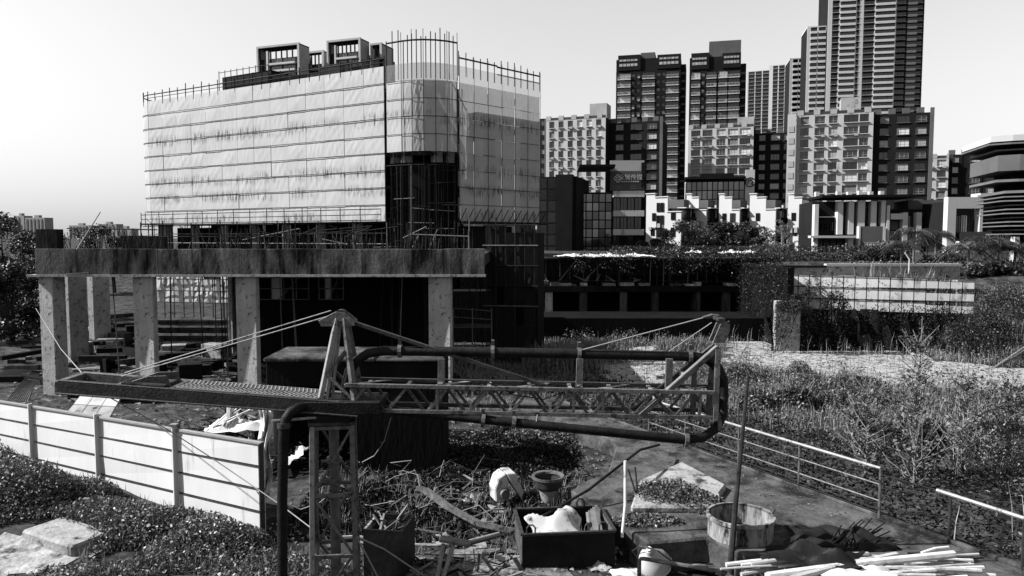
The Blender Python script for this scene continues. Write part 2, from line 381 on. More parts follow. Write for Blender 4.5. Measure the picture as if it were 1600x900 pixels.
# ------------------------------------------------------------------ low vegetation (nobody could count it)
def scatter(n, region, zoff=0., hmax=0, clump=.5, sand=True, cs=.5, seed=1, thr=None):
    rs = np.random.RandomState(seed); x0, x1, y0, y1 = region; out = []
    k = int(n*3)
    X = rs.uniform(x0, x1, k); Y = rs.uniform(y0, y1, k)
    nz = np.sin(X*cs*1.7 + 2*np.sin(Y*cs))*np.sin(Y*cs*1.3 + 1.5*np.sin(X*cs*.8)) + .6*np.sin(X*cs*4.1 + Y*cs*3.3)*np.sin(Y*cs*4.7 - X*cs)
    t = clump*2 - 1 + rs.normal(0, .35, k)
    for x, y, q, tt in zip(X, Y, nz, t):
        if q > tt and (not sand or not in_sand(x, y)):
            h = (rs.uniform() ** .9)*hmax*(.12 + .88*min(1, max(0, (q+.3)/1.3))**1.4)
            out.append((x, y, zf(x, y) + zoff + h))
            if len(out) >= n: break
    return np.array(out)
def pitside(p, lo=.4, hi=99):
    d = (p[:,0]-E0.x)*EN.x + (p[:,1]-E0.y)*EN.y
    return p[(d > lo) & (d < hi)]
VEG = 1.0
def trench_free(w): return w[((w[:,0]-E0.x)*EN.x + (w[:,1]-E0.y)*EN.y > 6) | (w[:,1] > 36)]
w = trench_free(pitside(scatter(int(95000*VEG), (0, 40, 17, 50), 0, 1.2, .55, cs=.75, seed=3), 2.2))
tag(leaf_obj('weeds', w, .11, M['leaf'], up=.2), 'leafy weed mounds covering the pit floor', 'weeds', kind='stuff')
w = trench_free(pitside(scatter(int(70000*VEG), (0, 40, 17, 50), 0, .45, .45, cs=1.7, seed=33), 2.2))
tag(leaf_obj('ground_cover', w, .075, M['leaf_dark'], up=.2), 'dark small leaved creepers between the weed mounds in the pit', 'ground cover', kind='stuff')
w = trench_free(pitside(scatter(int(4500*VEG), (3, 40, 20, 49), 0, .3, .6, False, 1.1, 34), 2.2))
tag(leaf_obj('tall_weeds', w + np.array([0,0,.5]), .15, M['leaf_pale'], up=.1, ratio=.3), 'pale long leaved weeds standing above the pit mounds', 'weeds', kind='stuff')
w = trench_free(pitside(scatter(int(1600*VEG), (3, 40, 20, 49), 0, .0, .6, False, 1.1, 35), 2.2))
tag(blade_obj('weed_stalks', w, 1.2, .022, M['stalk'], bend=.35), 'thin dry weed stalks rising from the pit floor', 'stalks', kind='stuff')
w = trench_free(pitside(scatter(int(42000*VEG), (2, 46, 26, 50), 0, .1, .45, True, cs=1.3, seed=4)))
tag(blade_obj('grass', w, .4, .03, M['dry_grass']), 'pale dry grass tufts on the pit floor', 'grass', kind='stuff')
w = scatter(int(46000*VEG), (5.5, 24, 9, 22), 0, 1.5, .3, False, .7, 5); w = pitside(w, .9); w = w[((w[:,0]-E0.x)*EN.x + (w[:,1]-E0.y)*EN.y > 5.6) | (w[:,1] < 16.6)]
wst = w[::60].copy(); tag(blade_obj('weed_stalks', wst, 1.1, .025, M['stalk'], bend=.5), 'dry stalks poking out of the bushes below the railing', 'stalks', kind='stuff')
tag(leaf_obj('bushes', w, .11, M['leaf'], up=.25), 'dense leafy bushes below the pit railing', 'bushes', kind='stuff')
w = scatter(int(14000*VEG), (-6, 12, 28, 44), 0, .1, .45, True, .5, 6)
tag(blade_obj('grass', w, .3, .025, M['dry_grass']), 'grass on open ground behind the concrete box', 'grass', kind='stuff')
# undergrowth in front of the white hoarding
def fence_x(t): return Vector((-5.85,17.1,0)).lerp(Vector((-15.2,23.1,0)), t)
def hoard(n, seed, h0, h1, d0, d1, tmin=-.35, tmax=1.3):
    rs = np.random.RandomState(seed); out = []
    a = Vector((-5.85,17.1,0)); dr = (Vector((-15.2,23.1,0)) - a); nn = Vector((-dr.y, dr.x, 0)).normalized()
    if nn.y > 0: nn = -nn
    while len(out) < n:
        t = rs.uniform(tmin, tmax); d = rs.uniform(d0, d1); p = a + dr*t + nn*d
        bump = .5 + .5*math.sin(t*9 + 1)*math.sin(d*1.7 + t*4) + .3*math.sin(t*23)
        if bump < .15 or in_sand(p.x, p.y): continue
        hh = (h0 + (h1-h0)*max(0, bump)) * (rs.uniform()**.8)*min(1, .4 + d*.6)
        out.append((p.x, p.y, zf(p.x, p.y) + hh))
    return np.array(out)
tag(leaf_obj('undergrowth', hoard(int(60000*VEG), 8, .1, .7, .25, 5.5), .085, M['leaf'], up=.25), 'leafy undergrowth in front of the white hoarding', 'undergrowth', kind='stuff')
tag(blade_obj('grass', hoard(5000, 9, .0, .1, .2, 6), .35, .03, M['leaf_pale']), 'grass blades among the undergrowth by the hoarding', 'grass', kind='stuff')
def blob(n, c, r, seed):
    rs = np.random.RandomState(seed); q = rs.normal(size=(n,3)); q /= np.linalg.norm(q, axis=1)[:,None]; q *= (rs.uniform(.35,1,n)**.6)[:,None]
    q[:,2] = np.abs(q[:,2]); return np.asarray(c) + q*np.asarray(r)
for k, (px, py, rr) in enumerate(((40,800,(1.5,1.0,1.25)), (130,790,(1.1,.8,.6)), (-20,790,(1.4,1,1.4)), (250,840,(1.6,.9,.7)), (340,866,(1.3,.8,.6)))):
    c = G(px, py, -.1); t = thing('bush', ['tall leafy bush beside the sandy patch before the hoarding','low leafy bush at the foot of the second hoarding post','big bush before the first hoarding panel','spreading bush under the third hoarding panel','spreading bush under the last hoarding panel'][k], 'bush', (c.x, c.y, zf(c.x,c.y)))
    leaf_obj('foliage', blob(int(6500*rr[0]), (0,0,0), rr, k+50), .085, M['leaf'], t, up=.25)
    s = MB()
    for q in range(9): s.tube((rnd(-.2,.2),rnd(-.2,.2),-.05), (rnd(-rr[0],rr[0])*.6, rnd(-rr[1],rr[1])*.6, rr[2]*rnd(.5,.95)), .012, 4)
    s.build('stem', M['twig'], t)
# weeds growing on the raised block
bl = np.vstack([blob(3800, tuple(G(1045,782,ZW)), (.95,.8,.5), 71), blob(1800, tuple(G(1090,790,ZW)), (.7,.6,.35), 72), blob(1200, tuple(G(1010,815,ZW)), (.9,.4,.15), 73)])
tag(leaf_obj('weeds', bl, .085, M['leaf'], up=.2), 'clump of weeds on the raised concrete block', 'weeds', kind='stuff')
# darker rank growth round the box and yard
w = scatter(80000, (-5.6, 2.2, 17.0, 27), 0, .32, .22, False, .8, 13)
tag(leaf_obj('rank_growth', w, .09, M['leaf_black_shade'], up=.2), 'dark rank growth round the machinery in the yard', 'growth', kind='stuff')
w = blob(3000, tuple(G(850,690,0)), (1.6,1.0,.6), 90)
tag(leaf_obj('weeds', w, .12, M['leaf']), 'weeds at the far end of the yard', 'weeds', kind='stuff')
# tall reeds
for k, (px, py, n, h) in enumerate(((880,600,1100,1.5), (930,580,800,1.2), (1080,562,700,.8))):
    c = G(px, py, -.6); p = np.random.RandomState(k).normal(size=(n,3))*np.array([.9,.6,0]) + np.array([c.x,c.y,0]); p[:,2] = [zf(a,b) for a,b,_ in p]
    tag(blade_obj('reeds', p, h, .045, M['leaf_pale'], bend=1.0), ['drooping pale reeds behind the lattice arm','reeds by the sandy ground behind the lattice arm','reeds in front of the dark basement wall'][k], 'reeds', kind='stuff')

# loose stones, broken pieces and grit on open ground
def grit(name, lab, pts, size, mat):
    n = len(pts); base = np.array([[1,1,1],[1,-1,-1],[-1,1,-1],[-1,-1,1]])*.5; v = np.empty((n,4,3,3)); 
    q = pts[:,None,:] + (base[None]*np.random.uniform(.3,1.2,(n,4,3)))*np.asarray(size)[:,None,None]*np.array([1,1,.6])
    tri = ((0,1,2),(0,3,1),(0,2,3),(1,3,2))
    for k, t in enumerate(tri): v[:,k] = q[:,t]
    return tag(np_mesh(name, v.reshape(-1,3), 3, mat), lab, 'grit', kind='stuff')
def region(n, f, seed):
    rs = np.random.RandomState(seed); out = []
    while len(out) < n:
        x, y = f(rs); out.append((x, y, zf(x, y) + .03))
    return np.array(out)
p = region(9000, lambda r: (r.uniform(3, 42), r.uniform(25, 47)), 1); p = pitside(p, 1.5); grit('gravel', 'loose stones on the pit floor', p, np.random.uniform(.04,.22,len(p))*np.random.uniform(.3,1,len(p)), M['sand'])
p = region(7000, lambda r: (r.uniform(-27, 2), r.uniform(27, 62)), 2); grit('gravel', 'broken concrete strewn under the deck', p, np.random.uniform(.05,.4,len(p))*np.random.uniform(.2,1,len(p)), M['light_concrete'])
p = region(3000, lambda r: (r.uniform(-6, 3), r.uniform(15, 27)), 3); grit('gravel', 'small stones on the yard', p, np.random.uniform(.03,.12,len(p)), M['light_concrete'])
p = region(900, lambda r: (r.uniform(2.5, 8), r.uniform(15, 27)), 4); p[:,2] = ZW + .02; d = (p[:,0]-E0.x)*EN.x + (p[:,1]-E0.y)*EN.y; p = p[(d < -.2) & (d > -1.8)]; grit('gravel', 'small stones on the walkway', p, np.random.uniform(.02,.07,len(p)), M['light_concrete'])

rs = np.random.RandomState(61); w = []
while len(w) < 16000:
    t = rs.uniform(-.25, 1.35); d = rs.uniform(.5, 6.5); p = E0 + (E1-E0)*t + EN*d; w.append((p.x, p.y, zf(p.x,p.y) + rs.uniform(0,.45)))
tag(leaf_obj('trench_shade_leaves', np.array(w), .12, M['leaf_black_shade'], up=.2), 'near-black leaves added to deepen the shade of the trench below the walkway', 'undergrowth', kind='stuff')  # leaves added near-black to darken the trench

rs = np.random.RandomState(88)
for k in range(22):
    px, py = [(rs.uniform(1150,1330), rs.uniform(610,690)), (rs.uniform(1330,1600), rs.uniform(660,760))][k % 2]
    c = G(px, py, -1.1); d = (c.x-E0.x)*EN.x + (c.y-E0.y)*EN.y
    if d < 6 or in_sand(c.x, c.y): continue
    rr = (rs.uniform(.6,1.5), rs.uniform(.5,1.1), rs.uniform(.6,1.3)); t = thing('bush', 'rounded bush growing among the pit weeds', 'bush', (c.x, c.y, zf(c.x,c.y)-.1), 0, 'bushes on the pit floor')
    leaf_obj('foliage', blob(int(3400*rr[0]), (0,0,0), rr, 500+k), [.09,.12,.15][k % 3], M[['leaf','leaf_dark','leaf'][k % 3]], t, up=.15)
    s_ = MB()
    for q in range(12): s_.tube((rnd(-.2,.2),rnd(-.2,.2),-.05), (rnd(-1,1)*rr[0]*.8, rnd(-1,1)*rr[1]*.8, rr[2]*rnd(.7,1.35)), .012, 4)
    s_.build('stem', M['twig'], t)

w = scatter(1500, (-5.4, 2.0, 15.6, 21), 0, .2, .5, False, 1.3, 17)
tag(blade_obj('dry_stems', w, .35, .016, M['dry_grass'], bend=.9), 'dry stems among the rubbish on the yard', 'stems', kind='stuff')
# ------------------------------------------------------------------ the netted building under construction
FR = Vector((-12.73, 75, 0)); u30 = Vector((math.cos(R(30)), -math.sin(R(30)), 0))
FLEN = 38.0
def arc(p, h0, h1, r, n):
    out = []; d = (h1-h0)/n; c = p.copy()
    for i in range(n):
        h = h0 + d*(i+.5); c = c + Vector((math.cos(h), math.sin(h), 0))*(2*abs(r)*math.sin(abs(d)/2)); out.append(c.copy())
    return out
FLp = FR - u30*FLEN
left_arc = [FLp]; hh = R(150)
left_arc += arc(FLp, R(150), R(60), 3.2, 4)
A_ = FR + u30*2.13
bay = [FR + u30*.25, A_] + arc(A_, R(-30), R(44), 4.57, 5)
B_ = bay[-1] + Vector((.12,.1,0)); C_ = B_ + Vector((math.cos(R(44)), math.sin(R(44)), 0))*11.6
Z0, Z1 = 8.75, 24.2; ROWS = 9; RH = (Z1-Z0)/ROWS
nb = thing('netted_building', 'unfinished curved building wrapped in white scaffold netting', 'building', (FR.x, FR.y, 0))
O = Vector((FR.x, FR.y, 0))
def tri(x): x = x % 1.0; return abs(2*x - 1)
def net_panel(a, b, z0, z1, mat, nm='net_sheet', wr=.075):
    d = b - a; n = Vector((d.y, -d.x, 0)).normalized(); NX, NZ = 16, 9; vs = []
    off = rnd(0, .05); ph = [rnd(0, 1) for _ in range(4)]; k = rnd(1.5, 3.2); k2 = rnd(.8, 1.8); sg = random.choice((-1,1)); am = rnd(.2, .8); bul = rnd(-.02, .05)
    for j in range(NZ+1):
        for i in range(NX+1):
            s, t = i/NX, j/NZ
            e = min(1, min(s, 1-s)*5)*min(1, min(t, 1-t)*5)
            q = wr*am*(.55*tri(s*k + sg*t*k2 + ph[0]) + .45*tri(s*k*1.6 - sg*t*k2*.7 + ph[1]) + .3*tri(s*5 + ph[2] + .6*math.sin(t*3)) - .6)*e + bul*math.sin(math.pi*s)*math.sin(math.pi*t)
            p = a + d*(.005 + s*.99) + n*(q + off) - O
            vs.append((p.x, p.y, z0 + (z1-z0)*(.008 + .984*t)))
    fs = [(j*(NX+1)+i, j*(NX+1)+i+1, (j+1)*(NX+1)+i+1, (j+1)*(NX+1)+i) for j in range(NZ) for i in range(NX)]
    return MB().add(vs, fs).build(nm, mat, nb, True)
def rail(pts, z, r=.045, mat='scaffold', out=.12):
    q = []
    for i, p in enumerate(pts):
        d = (pts[min(i+1,len(pts)-1)] - pts[max(i-1,0)]); n = Vector((d.y,-d.x,0)).normalized(); q.append((p + n*out - O) + Vector((0,0,z)))
    return MB().path(q, r, 5).build('scaffold_rail', M[mat], nb)
NCF = 14
fpts = [FR - u30*(FLEN*i/NCF) for i in range(NCF+1)][::-1]        # left to right
lpts = left_arc[::-1]
rpts = [B_.lerp(C_, i/6) for i in range(7)]
for r in range(ROWS):
    za, zb = Z0 + r*RH, Z0 + (r+1)*RH
    for i in range(NCF): net_panel(fpts[i], fpts[i+1], za, zb, M['net'])
    for i in range(len(lpts)-1): net_panel(lpts[i], lpts[i+1], za, zb, M['net'])
    for i in range(6): net_panel(rpts[i], rpts[i+1], za, zb, M['net_grey' if r < 8 else 'net_sheer'])
    for i in range(len(bay)-1):
        if za > 14.2: net_panel(bay[i], bay[i+1], za, zb, M['net_grey' if i else 'net'] if r < 8 else M['net_sheer'])
    if r:
        rail(fpts, za, .035); rail(lpts, za, .035); rail(rpts, za, .022)
        if za > 14: rail(bay, za, .026)
rail(fpts, Z0, .06); rail(rpts, Z0, .07); rail(bay, 14.3, .05)
# vertical seams/standards in front of the nets
for i in range(NCF+1):
    p = fpts[i] - O; n = Vector((-u30.y*-1, 0, 0)); n = Vector((u30.y, -u30.x, 0)); p = p + n*.02
    if i in (0, NCF): MB().tube(p + Vector((0,0,Z0-.6)), p + Vector((0,0,Z1+.5)), .07 if i == NCF else .03, 6).build('scaffold_standard', M['scaffold'], nb)
nr = Vector((math.sin(R(44)), -math.cos(R(44)), 0))
for i in range(7):
    p = rpts[i] - O + nr*.13; MB().tube(p + Vector((0,0,Z0-2.4)), p + Vector((0,0,Z1+1.0)), .022, 5).build('scaffold_standard', M['scaffold'], nb)
for i in range(1, len(bay)):
    p = bay[i] - O; MB().tube(p + Vector((0,-.15,6.2)), p + Vector((0,-.15,27.1 + rnd(-.3,.4))), .03, 5).build('scaffold_standard', M['scaffold'], nb)
# concrete frame inside: slabs, columns, lift core
inset = 1.9
def ins(p, d): return p + d*inset
poly_w = [left_arc[-1] + Vector((2,0,0)), left_arc[2] + Vector((1.2,.8,0)), FLp + Vector((1,1.6,0)), FR + Vector((.6,1.7,0)), A_ + Vector((0,1.9,0)), bay[4] + Vector((-.3,1.9,0)), B_ + Vector((-1.3,1.5,0)), C_ + Vector((-1.6,1.2,0)), C_ + Vector((-14,15,0)), left_arc[-1] + Vector((8,14,0))]
poly_l = [((p-O).x, (p-O).y) for p in poly_w]
for z in (5.6, 9.2, 12.5, 15.8, 19.1, 22.4):
    MB().prism(poly_l, z-.32, z).build('floor_slab', M['dark_concrete'], nb)
edge = [p - O for p in poly_w]
def along(pts, step):
    out = []
    for a, b in zip(pts[:-1], pts[1:]):
        n = max(1, int((b-a).length/step))
        for i in range(n): out.append(a.lerp(b, i/n))
    return out
cmesh = MB().box(-.45,-.45,0,.45,.45,22.2).mesh('column', [M['pier_concrete']])
for p in along(edge[1:9], 5.2): inst('column', cmesh, nb, (p.x + .1, p.y + .6, 0), (0,0,R(30)))
cx = MB(); q = [(edge[i].x*.72 - 4, edge[i].y*.72 + 8) for i in (2,3,7,8,9)]
cx.prism(q, 0, 22.0); cx.build('core_wall', M['black_shade_concrete'], nb)
lw_ = [(edge[i].x*.94 - .6, edge[i].y*.94 + 1.6) for i in (2,3,4,5,6,7,8,9)]
bq = [FR + Vector((.2,1.5,0))] + [p + Vector((-.15,1.35,0)) for p in bay[1:]] + [B_ + Vector((-1,3,0)), FR + Vector((1,4,0))]
MB().prism([((p-O).x,(p-O).y) for p in bq], 0, 14.7).build('bay_dark_fill', M['black_shade_concrete'], nb)  # near-black fill added to darken the bay opening
MB().prism(lw_, 0, 8.4).build('lower_wall', M['black_shade_concrete'], nb)
# roof clutter: stair head, fenced formwork
def fpt(px):
    k = (px-800)/F; s = (FR.x - k*FR.y)/(math.cos(R(30)) + k*math.sin(R(30))); return FR - u30*s
p = fpt(335) - O + Vector((3,4,0)); bx = MB(); bx.M = Matrix.Translation(p) @ Matrix.Rotation(R(-30),4,'Z')
bx.box(-4.5,0,22.4,4.2,3,27.2); bx.build('roof_shelter', M['roof_dark'], nb)
m = MB(); m.M = Matrix.Translation(p) @ Matrix.Rotation(R(-30),4,'Z')
for i in range(9):
    x = -4.6 + i*1.1; m.tube((x,-.4,22.4),(x,-.4,27.9),.05,5)
for z in (25.2,26.4,27.7): m.tube((-4.6,-.4,z),(4.3,-.4,z),.04,5)
m.build('mesh_fence', M['scaffold'], nb)
for i in range(26):
    px = rnd(395, 600); q = fpt(px) - O + Vector((1.5,2.5,0)); m = MB(); m.M = Matrix.Translation(q) @ Matrix.Rotation(R(rnd(-50,0)),4,'Z')
    m.box(-rnd(.5,1.4),-.3,22.4,rnd(.5,1.4),.3,22.4+rnd(2.4,3.7)); m.build('formwork_stack', M[random.choice(['roof_dark','timber_dark','dark_concrete'])], nb)
# crown of scaffold poles
crown = along([p for p in lpts] , 1.3) + [FR - u30*(FLEN*(1-i/26.)) for i in range(27)]
for p in crown:
    q = p - O; h = rnd(.9,1.5)
    MB().tube(q + Vector((0,0,Z1-.5)), q + Vector((rnd(-.05,.05),rnd(-.05,.05),Z1+h)), .055, 5).build('scaffold_standard', M['scaffold_pale' if random.random()<.35 else 'scaffold'], nb)
rail(lpts + fpts, Z1+.75, .07, 'scaffold', 0); rail(fpts, Z1+.35, .04, 'scaffold', .05)
for i in range(16):
    t = i/15*(len(bay)-1.01); k = int(t); p = bay[k].lerp(bay[k+1], t-k) - O
    MB().tube(p + Vector((0,.1,Z1-1.5)), p + Vector((0,.1,26.7+rnd(-.3,.9))), .05, 5).build('scaffold_standard', M['scaffold'], nb)
rail(bay, 26.35, .09, 'scaffold', 0)
for i in range(13):
    p = B_.lerp(C_, i/12) - O; MB().tube(p + Vector((0,0,Z1-1)), p + Vector((0,0,Z1+1.0+rnd(0,.5))), .05, 5).build('scaffold_standard', M['scaffold'], nb)
rail([B_.lerp(C_, .0), B_.lerp(C_, .45)], Z1+.75, .09, 'scaffold', 0); rail([B_.lerp(C_, .45), C_], Z1+.65, .09, 'scaffold', 0)
rail([B_.lerp(C_, .45), C_], Z1-.1, .05, 'scaffold', 0)
# scaffold standing below and in the opening: posts, ledgers, boards, raking struts
base_l = [p for p in lpts[2:]] + fpts[1:]
for i, p in enumerate(along(base_l + bay[1:], 1.15)):
    for dd, z0, z1 in ((.1, 5.0, 10.3 if i % 2 else 9.7), (1.0, 5.0, 8.9)):
        if dd > .5 and i % 2: continue
        q = p - O + Vector((.3*dd, dd, 0)); MB().tube(q + Vector((rnd(-.06,.06),0,z0)), q + Vector((rnd(-.08,.08),0,z1+rnd(-.2,.2))), .05, 5).build('scaffold_standard', M['scaffold'], nb)
outer = [p + Vector((-.35,-.9,0)) for p in base_l]
for z, r, m_ in ((8.9,.05,'scaffold'), (9.45,.045,'scaffold'), (10.0,.05,'scaffold'), (7.6,.05,'scaffold_pale'), (6.5,.05,'scaffold_pale')):
    q = [p - O + Vector((0,0,z)) for p in (outer if z > 8 else base_l)]; MB().path(q, r, 5).build('scaffold_rail', M[m_], nb)
for p in along(outer, 1.9):
    q = p - O; MB().tube(q + Vector((0,0,8.5)), q + Vector((0,0,10.3)), .045, 5).build('scaffold_standard', M['scaffold'], nb)
q = [p - O + Vector((.1,-.35,8.6)) for p in base_l]; m = MB()
for a, b in zip(q[:-1], q[1:]): m.bar(a, b, 1.0, .07)
m.build('scaffold_deck', M['timber_dark'], nb)
for i in range(34):
    p = fpt(rnd(240, 700)) - O; x = rnd(-1.6,1.6)
    MB().tube(p + Vector((0,rnd(-.6,.5),5.2)), p + Vector((x,rnd(-.5,.5),rnd(7,9))), .045, 5).build('scaffold_brace', M['scaffold_pale' if i % 4 == 0 else 'scaffold'], nb)
for i in range(44):
    t = rnd(0, len(bay)-1.01); k = int(t); p = bay[k].lerp(bay[k+1], t-k) - O + Vector((0, rnd(0,1.5), 0))
    if i % 2: MB().tube(p + Vector((0,0,5)), p + Vector((rnd(-.1,.1),0,14.3)), .05, 5).build('scaffold_standard', M['scaffold_pale' if i % 5 == 0 else 'scaffold'], nb)
    else:
        z = rnd(5.5, 14); MB().tube(p + Vector((-rnd(.5,2),0,z)), p + Vector((rnd(.5,2),0,z+rnd(-.2,.2))), .045, 5).build('scaffold_rail', M['scaffold_pale' if i % 3 == 0 else 'scaffold'], nb)
# raking fans at the foot of the right face
for i in range(13):
    p = B_.lerp(C_, i/12) - O
    MB().tube(p + nr*.1 + Vector((0,0,Z0)), p + nr*1.1 + Vector((0,0,Z0+1.3)), .045, 5).build('scaffold_brace', M['scaffold'], nb)
MB().bar(B_ - O + nr*.5 + Vector((0,0,Z0-.15)), C_ - O + nr*.5 + Vector((0,0,Z0-.15)), 1.3, .12).build('scaffold_deck', M['timber_dark'], nb)
# torn mesh hung below the right face
for i in range(5):
    a = rpts[i]; b = rpts[i+1]
    for r in range(4): net_panel(a + Vector((0,.3,0)), b + Vector((0,.3,0)), .3 + r*2.1, .3 + (r+1)*2.1, M['torn_net'], 'torn_mesh')
# ------------------------------------------------------------------ concrete deck on piers
DK = 33.0
xl, xr = (55-800)/F*DK, (757-800)/F*DK
dk = thing('elevated_deck', 'stained concrete deck raised on tall square piers', 'deck', (xl, DK, 0))
L = xr - xl
ZT, ZB = P(400,389,DK).z, P(400,429,DK).z
npn = 11
for i in range(npn):
    a, b = L*i/npn, L*(i+1)/npn
    MB().box(a+.008, rnd(-.012,.012), ZB, b-.008, .5, ZT + rnd(-.015,.02)).build('edge_beam', M['deck_face'], dk, bevel=.006)
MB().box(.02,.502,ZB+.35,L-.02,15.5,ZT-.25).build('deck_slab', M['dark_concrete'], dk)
MB().box(-.35,-.12,ZB-.1,L+.05,.45,ZB-.003).build('ledge', M['pier_concrete'], dk)
for x, y in ((.02,3.4),(.02,8.5),(L*.5,3.6),(L*.5,9)):
    MB().box(x,y,ZB-.05,x+L*.46,y+.5,ZB+.349).build('cross_beam', M['dark_concrete'], dk)
def pier(px0, px1, D, depth, rz, mat='pier_concrete', ztop=None, base=-.3):
    c = P((px0+px1)/2, 500, D); w = (px1-px0)/F*D; ztop = ztop or ZB-.1
    m = MB(); m.box(-w/2,0,base,w/2,depth,ztop)
    o = m.build('pier', M[mat], dk, bevel=.03); o.location = (c.x - xl, D - DK, 0); o.rotation_euler = (0,0,R(rz))
    # formwork joints as thin grooves
    return o
pier(60,86,DK+.1,.75,-12); pier(205,243,DK+.15,.3,-16); pier(366,403,DK+.15,.3,-16); pier(668,705,DK+.15,.3,-16)
pier(97,110,41,1.3,-14); pier(137,148,47,1.4,-14); pier(356,364,44,.8,-14)
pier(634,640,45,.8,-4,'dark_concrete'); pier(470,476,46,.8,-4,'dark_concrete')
# wall end standing on the deck at its left corner, starter bars, planks
m = MB(); m.box(0,.1,ZT,.95,.6,P(60,358,DK).z); m.build('parapet_stub', M['dark_concrete'], dk)
MB().box(3.2,1.2,ZT-.02,5.2,1.6,P(60,368,DK).z).build('parapet_stub', M['dark_concrete'], dk)
for i in range(230):
    x = rnd(.1, L*.98); h = rnd(.25,.95) if x > 4 else rnd(.5,.95)
    if 5.5 < x < 7.5: continue
    MB().tube((x,rnd(.1,.9),ZT-.05),(x+rnd(-.05,.05),rnd(.1,.9),ZT+h),.016,4).build('starter_bar', M['steel_dark'], dk)
MB().tube((1,.8,P(0,357,DK+.8).z),(L*.255,.8,P(0,359,DK+.8).z),.03,5).build('guard_rail', M['scaffold'], dk)
for i in range(7):
    x = L*(.22+.006*i*i+.02*i); MB().tube((x,.7,ZT-.1),(x,.7,ZT+rnd(.9,1.35)),.03,5).build('guard_post', M['scaffold'], dk)
for z in (.55,1.1): MB().tube((L*.22,.7,ZT+z),(L*.52,.7,ZT+z),.025,5).build('guard_rail', M['scaffold'], dk)
for i in range(46):
    x = rnd(L*.2, L*.99); y = rnd(1,9); MB().tube((x,y,ZT-.3),(x+rnd(-.1,.1),y,ZT+rnd(.7,1.5)),.03,5).build('prop', M['scaffold' if i % 5 else 'scaffold_pale'], dk)
for i in range(14):
    x = rnd(L*.25, L*.85); y = rnd(.8,6); MB().tube((x,y,ZT+rnd(.2,1.1)),(x+rnd(1,3),y+rnd(-.3,.3),ZT+rnd(.1,1.1)),.028,5).build('ledger', M['scaffold' if i % 4 else 'scaffold_pale'], dk)
for i in range(34):
    x = rnd(L*.1, L*.98); y = rnd(2,13); MB().tube((x,y,-.2),(x+rnd(-.3,.3),y,ZB+.3),.03,5).build('prop', M['scaffold' if i % 3 else 'scaffold_pale'], dk)
a = P(120,390,DK-.1); b = P(157,331,DK-.1)
o = MB().tube(a, b, .035, 6, r2=.02).build('leaning_pole', M['rope']); tag(o, 'thin pale pole leaning against the edge of the deck', 'pole')
o = MB().bar(P(102,428,DK-.14), P(140,426,DK-.14), .15, .03).build('board', M['timber']); tag(o, 'pale board lying on the deck ledge', 'board')

# near-black box added for the dark under the deck, lower storey behind
o = MB().box(P(404,430,41).x,41,-.3,P(662,430,41).x,46.5,ZB+.33).build('under_deck_dark_box', M['black_shade_concrete']); tag(o, 'near-black box added for the dark under the deck', 'wall')
o = MB().box(P(706,430,50).x,50,-.3,P(830,430,50).x,52,P(0,455,50).z).build('stained_wall', M['black_shade_concrete']); tag(o, 'dark stained wall at the right end of the deck', 'wall')
m = MB(); b0 = P(700,430,40); 
st = thing('steel_landing', 'small steel landing with handrail beside the right pier', 'landing', (P(708,430,38).x, 38, 0))
w_ = P(768,430,38).x - P(708,430,38).x; zl = P(0,510,38).z
MB().box(0,0,zl-.08,w_,1.2,zl).build('platform', M['steel_mid'], st)
for x in (0, w_*.5, w_): MB().tube((x,0,-.2),(x,0,zl+.95),.03,5).build('post', M['steel_grey'], st)
for z in (.5,.95): MB().tube((0,0,zl+z),(w_,0,zl+z-.15),.025,5).build('handrail', M['steel_grey'], st)
# sunlit lower storey of the netted building, seen below the deck: white mesh wall with bays
lw = thing('mesh_screen', 'sunlit white mesh screen on scaffold seen under the deck', 'screen', (P(243,430,64).x, 64, 0), R(-12))
wl = P(355,430,64).x - P(243,430,64).x + 5
for i in range(12):
    for r in range(3):
        if (i, r) in ((5,2),(6,2),(10,2),(9,1)): continue
        m = MB(); x0 = wl*i/12; x1 = wl*(i+1)/12; z0 = 1.6 + r*1.0
        m.add([(x0+.02,rnd(-.05,.05),z0+.02),(x1-.02,rnd(-.05,.05),z0+.02),(x1-.02,rnd(-.08,.08),z0+.98),(x0+.02,rnd(-.08,.08),z0+.98)],[(0,1,2,3)]); o = m.build('mesh_sheet', M['cloth_white'], lw)
        so = o.modifiers.new('t','SOLIDIFY'); so.thickness = .02
for i in range(13): MB().tube((wl*i/12,-.15,0),(wl*i/12,-.15,4.9),.04,5).build('scaffold_standard', M['scaffold'], lw)
for r in range(4): MB().tube((0,-.2,1.6+r),(wl,-.2,1.6+r),.04,5).build('scaffold_rail', M['scaffold'], lw)
# short lit bays of scaffold hanging in the dark, right of the third pier
for k, (x0, x1) in enumerate(((404,482),(498,536))):
    s = thing('scaffold_bay', ['scaffold frame with white mesh behind the third pier','small scaffold frame hanging in the dark under the deck'][k], 'scaffold', (P(x0,430,40).x, 40, P(0,468,40).z))
    ww = P(x1,430,40).x - P(x0,430,40).x; hh_ = P(0,432,40).z - P(0,466,40).z
    for i in range(5): MB().tube((ww*i/4,0,0),(ww*i/4,0,hh_),.03,5).build('standard', M['scaffold_pale'], s)
    for z in (0,.5,1): MB().tube((0,0,hh_*z),(ww,0,hh_*z),.025,5).build('ledger', M['scaffold_pale'], s)
    MB().tube((ww*.4,0,0),(ww*.8,0,hh_),.025,5).build('brace', M['scaffold_pale'], s)
    MB().box(ww*.25,.1,.0,ww*.45,.13,hh_).build('mesh_sheet', M['cloth_white'], s)
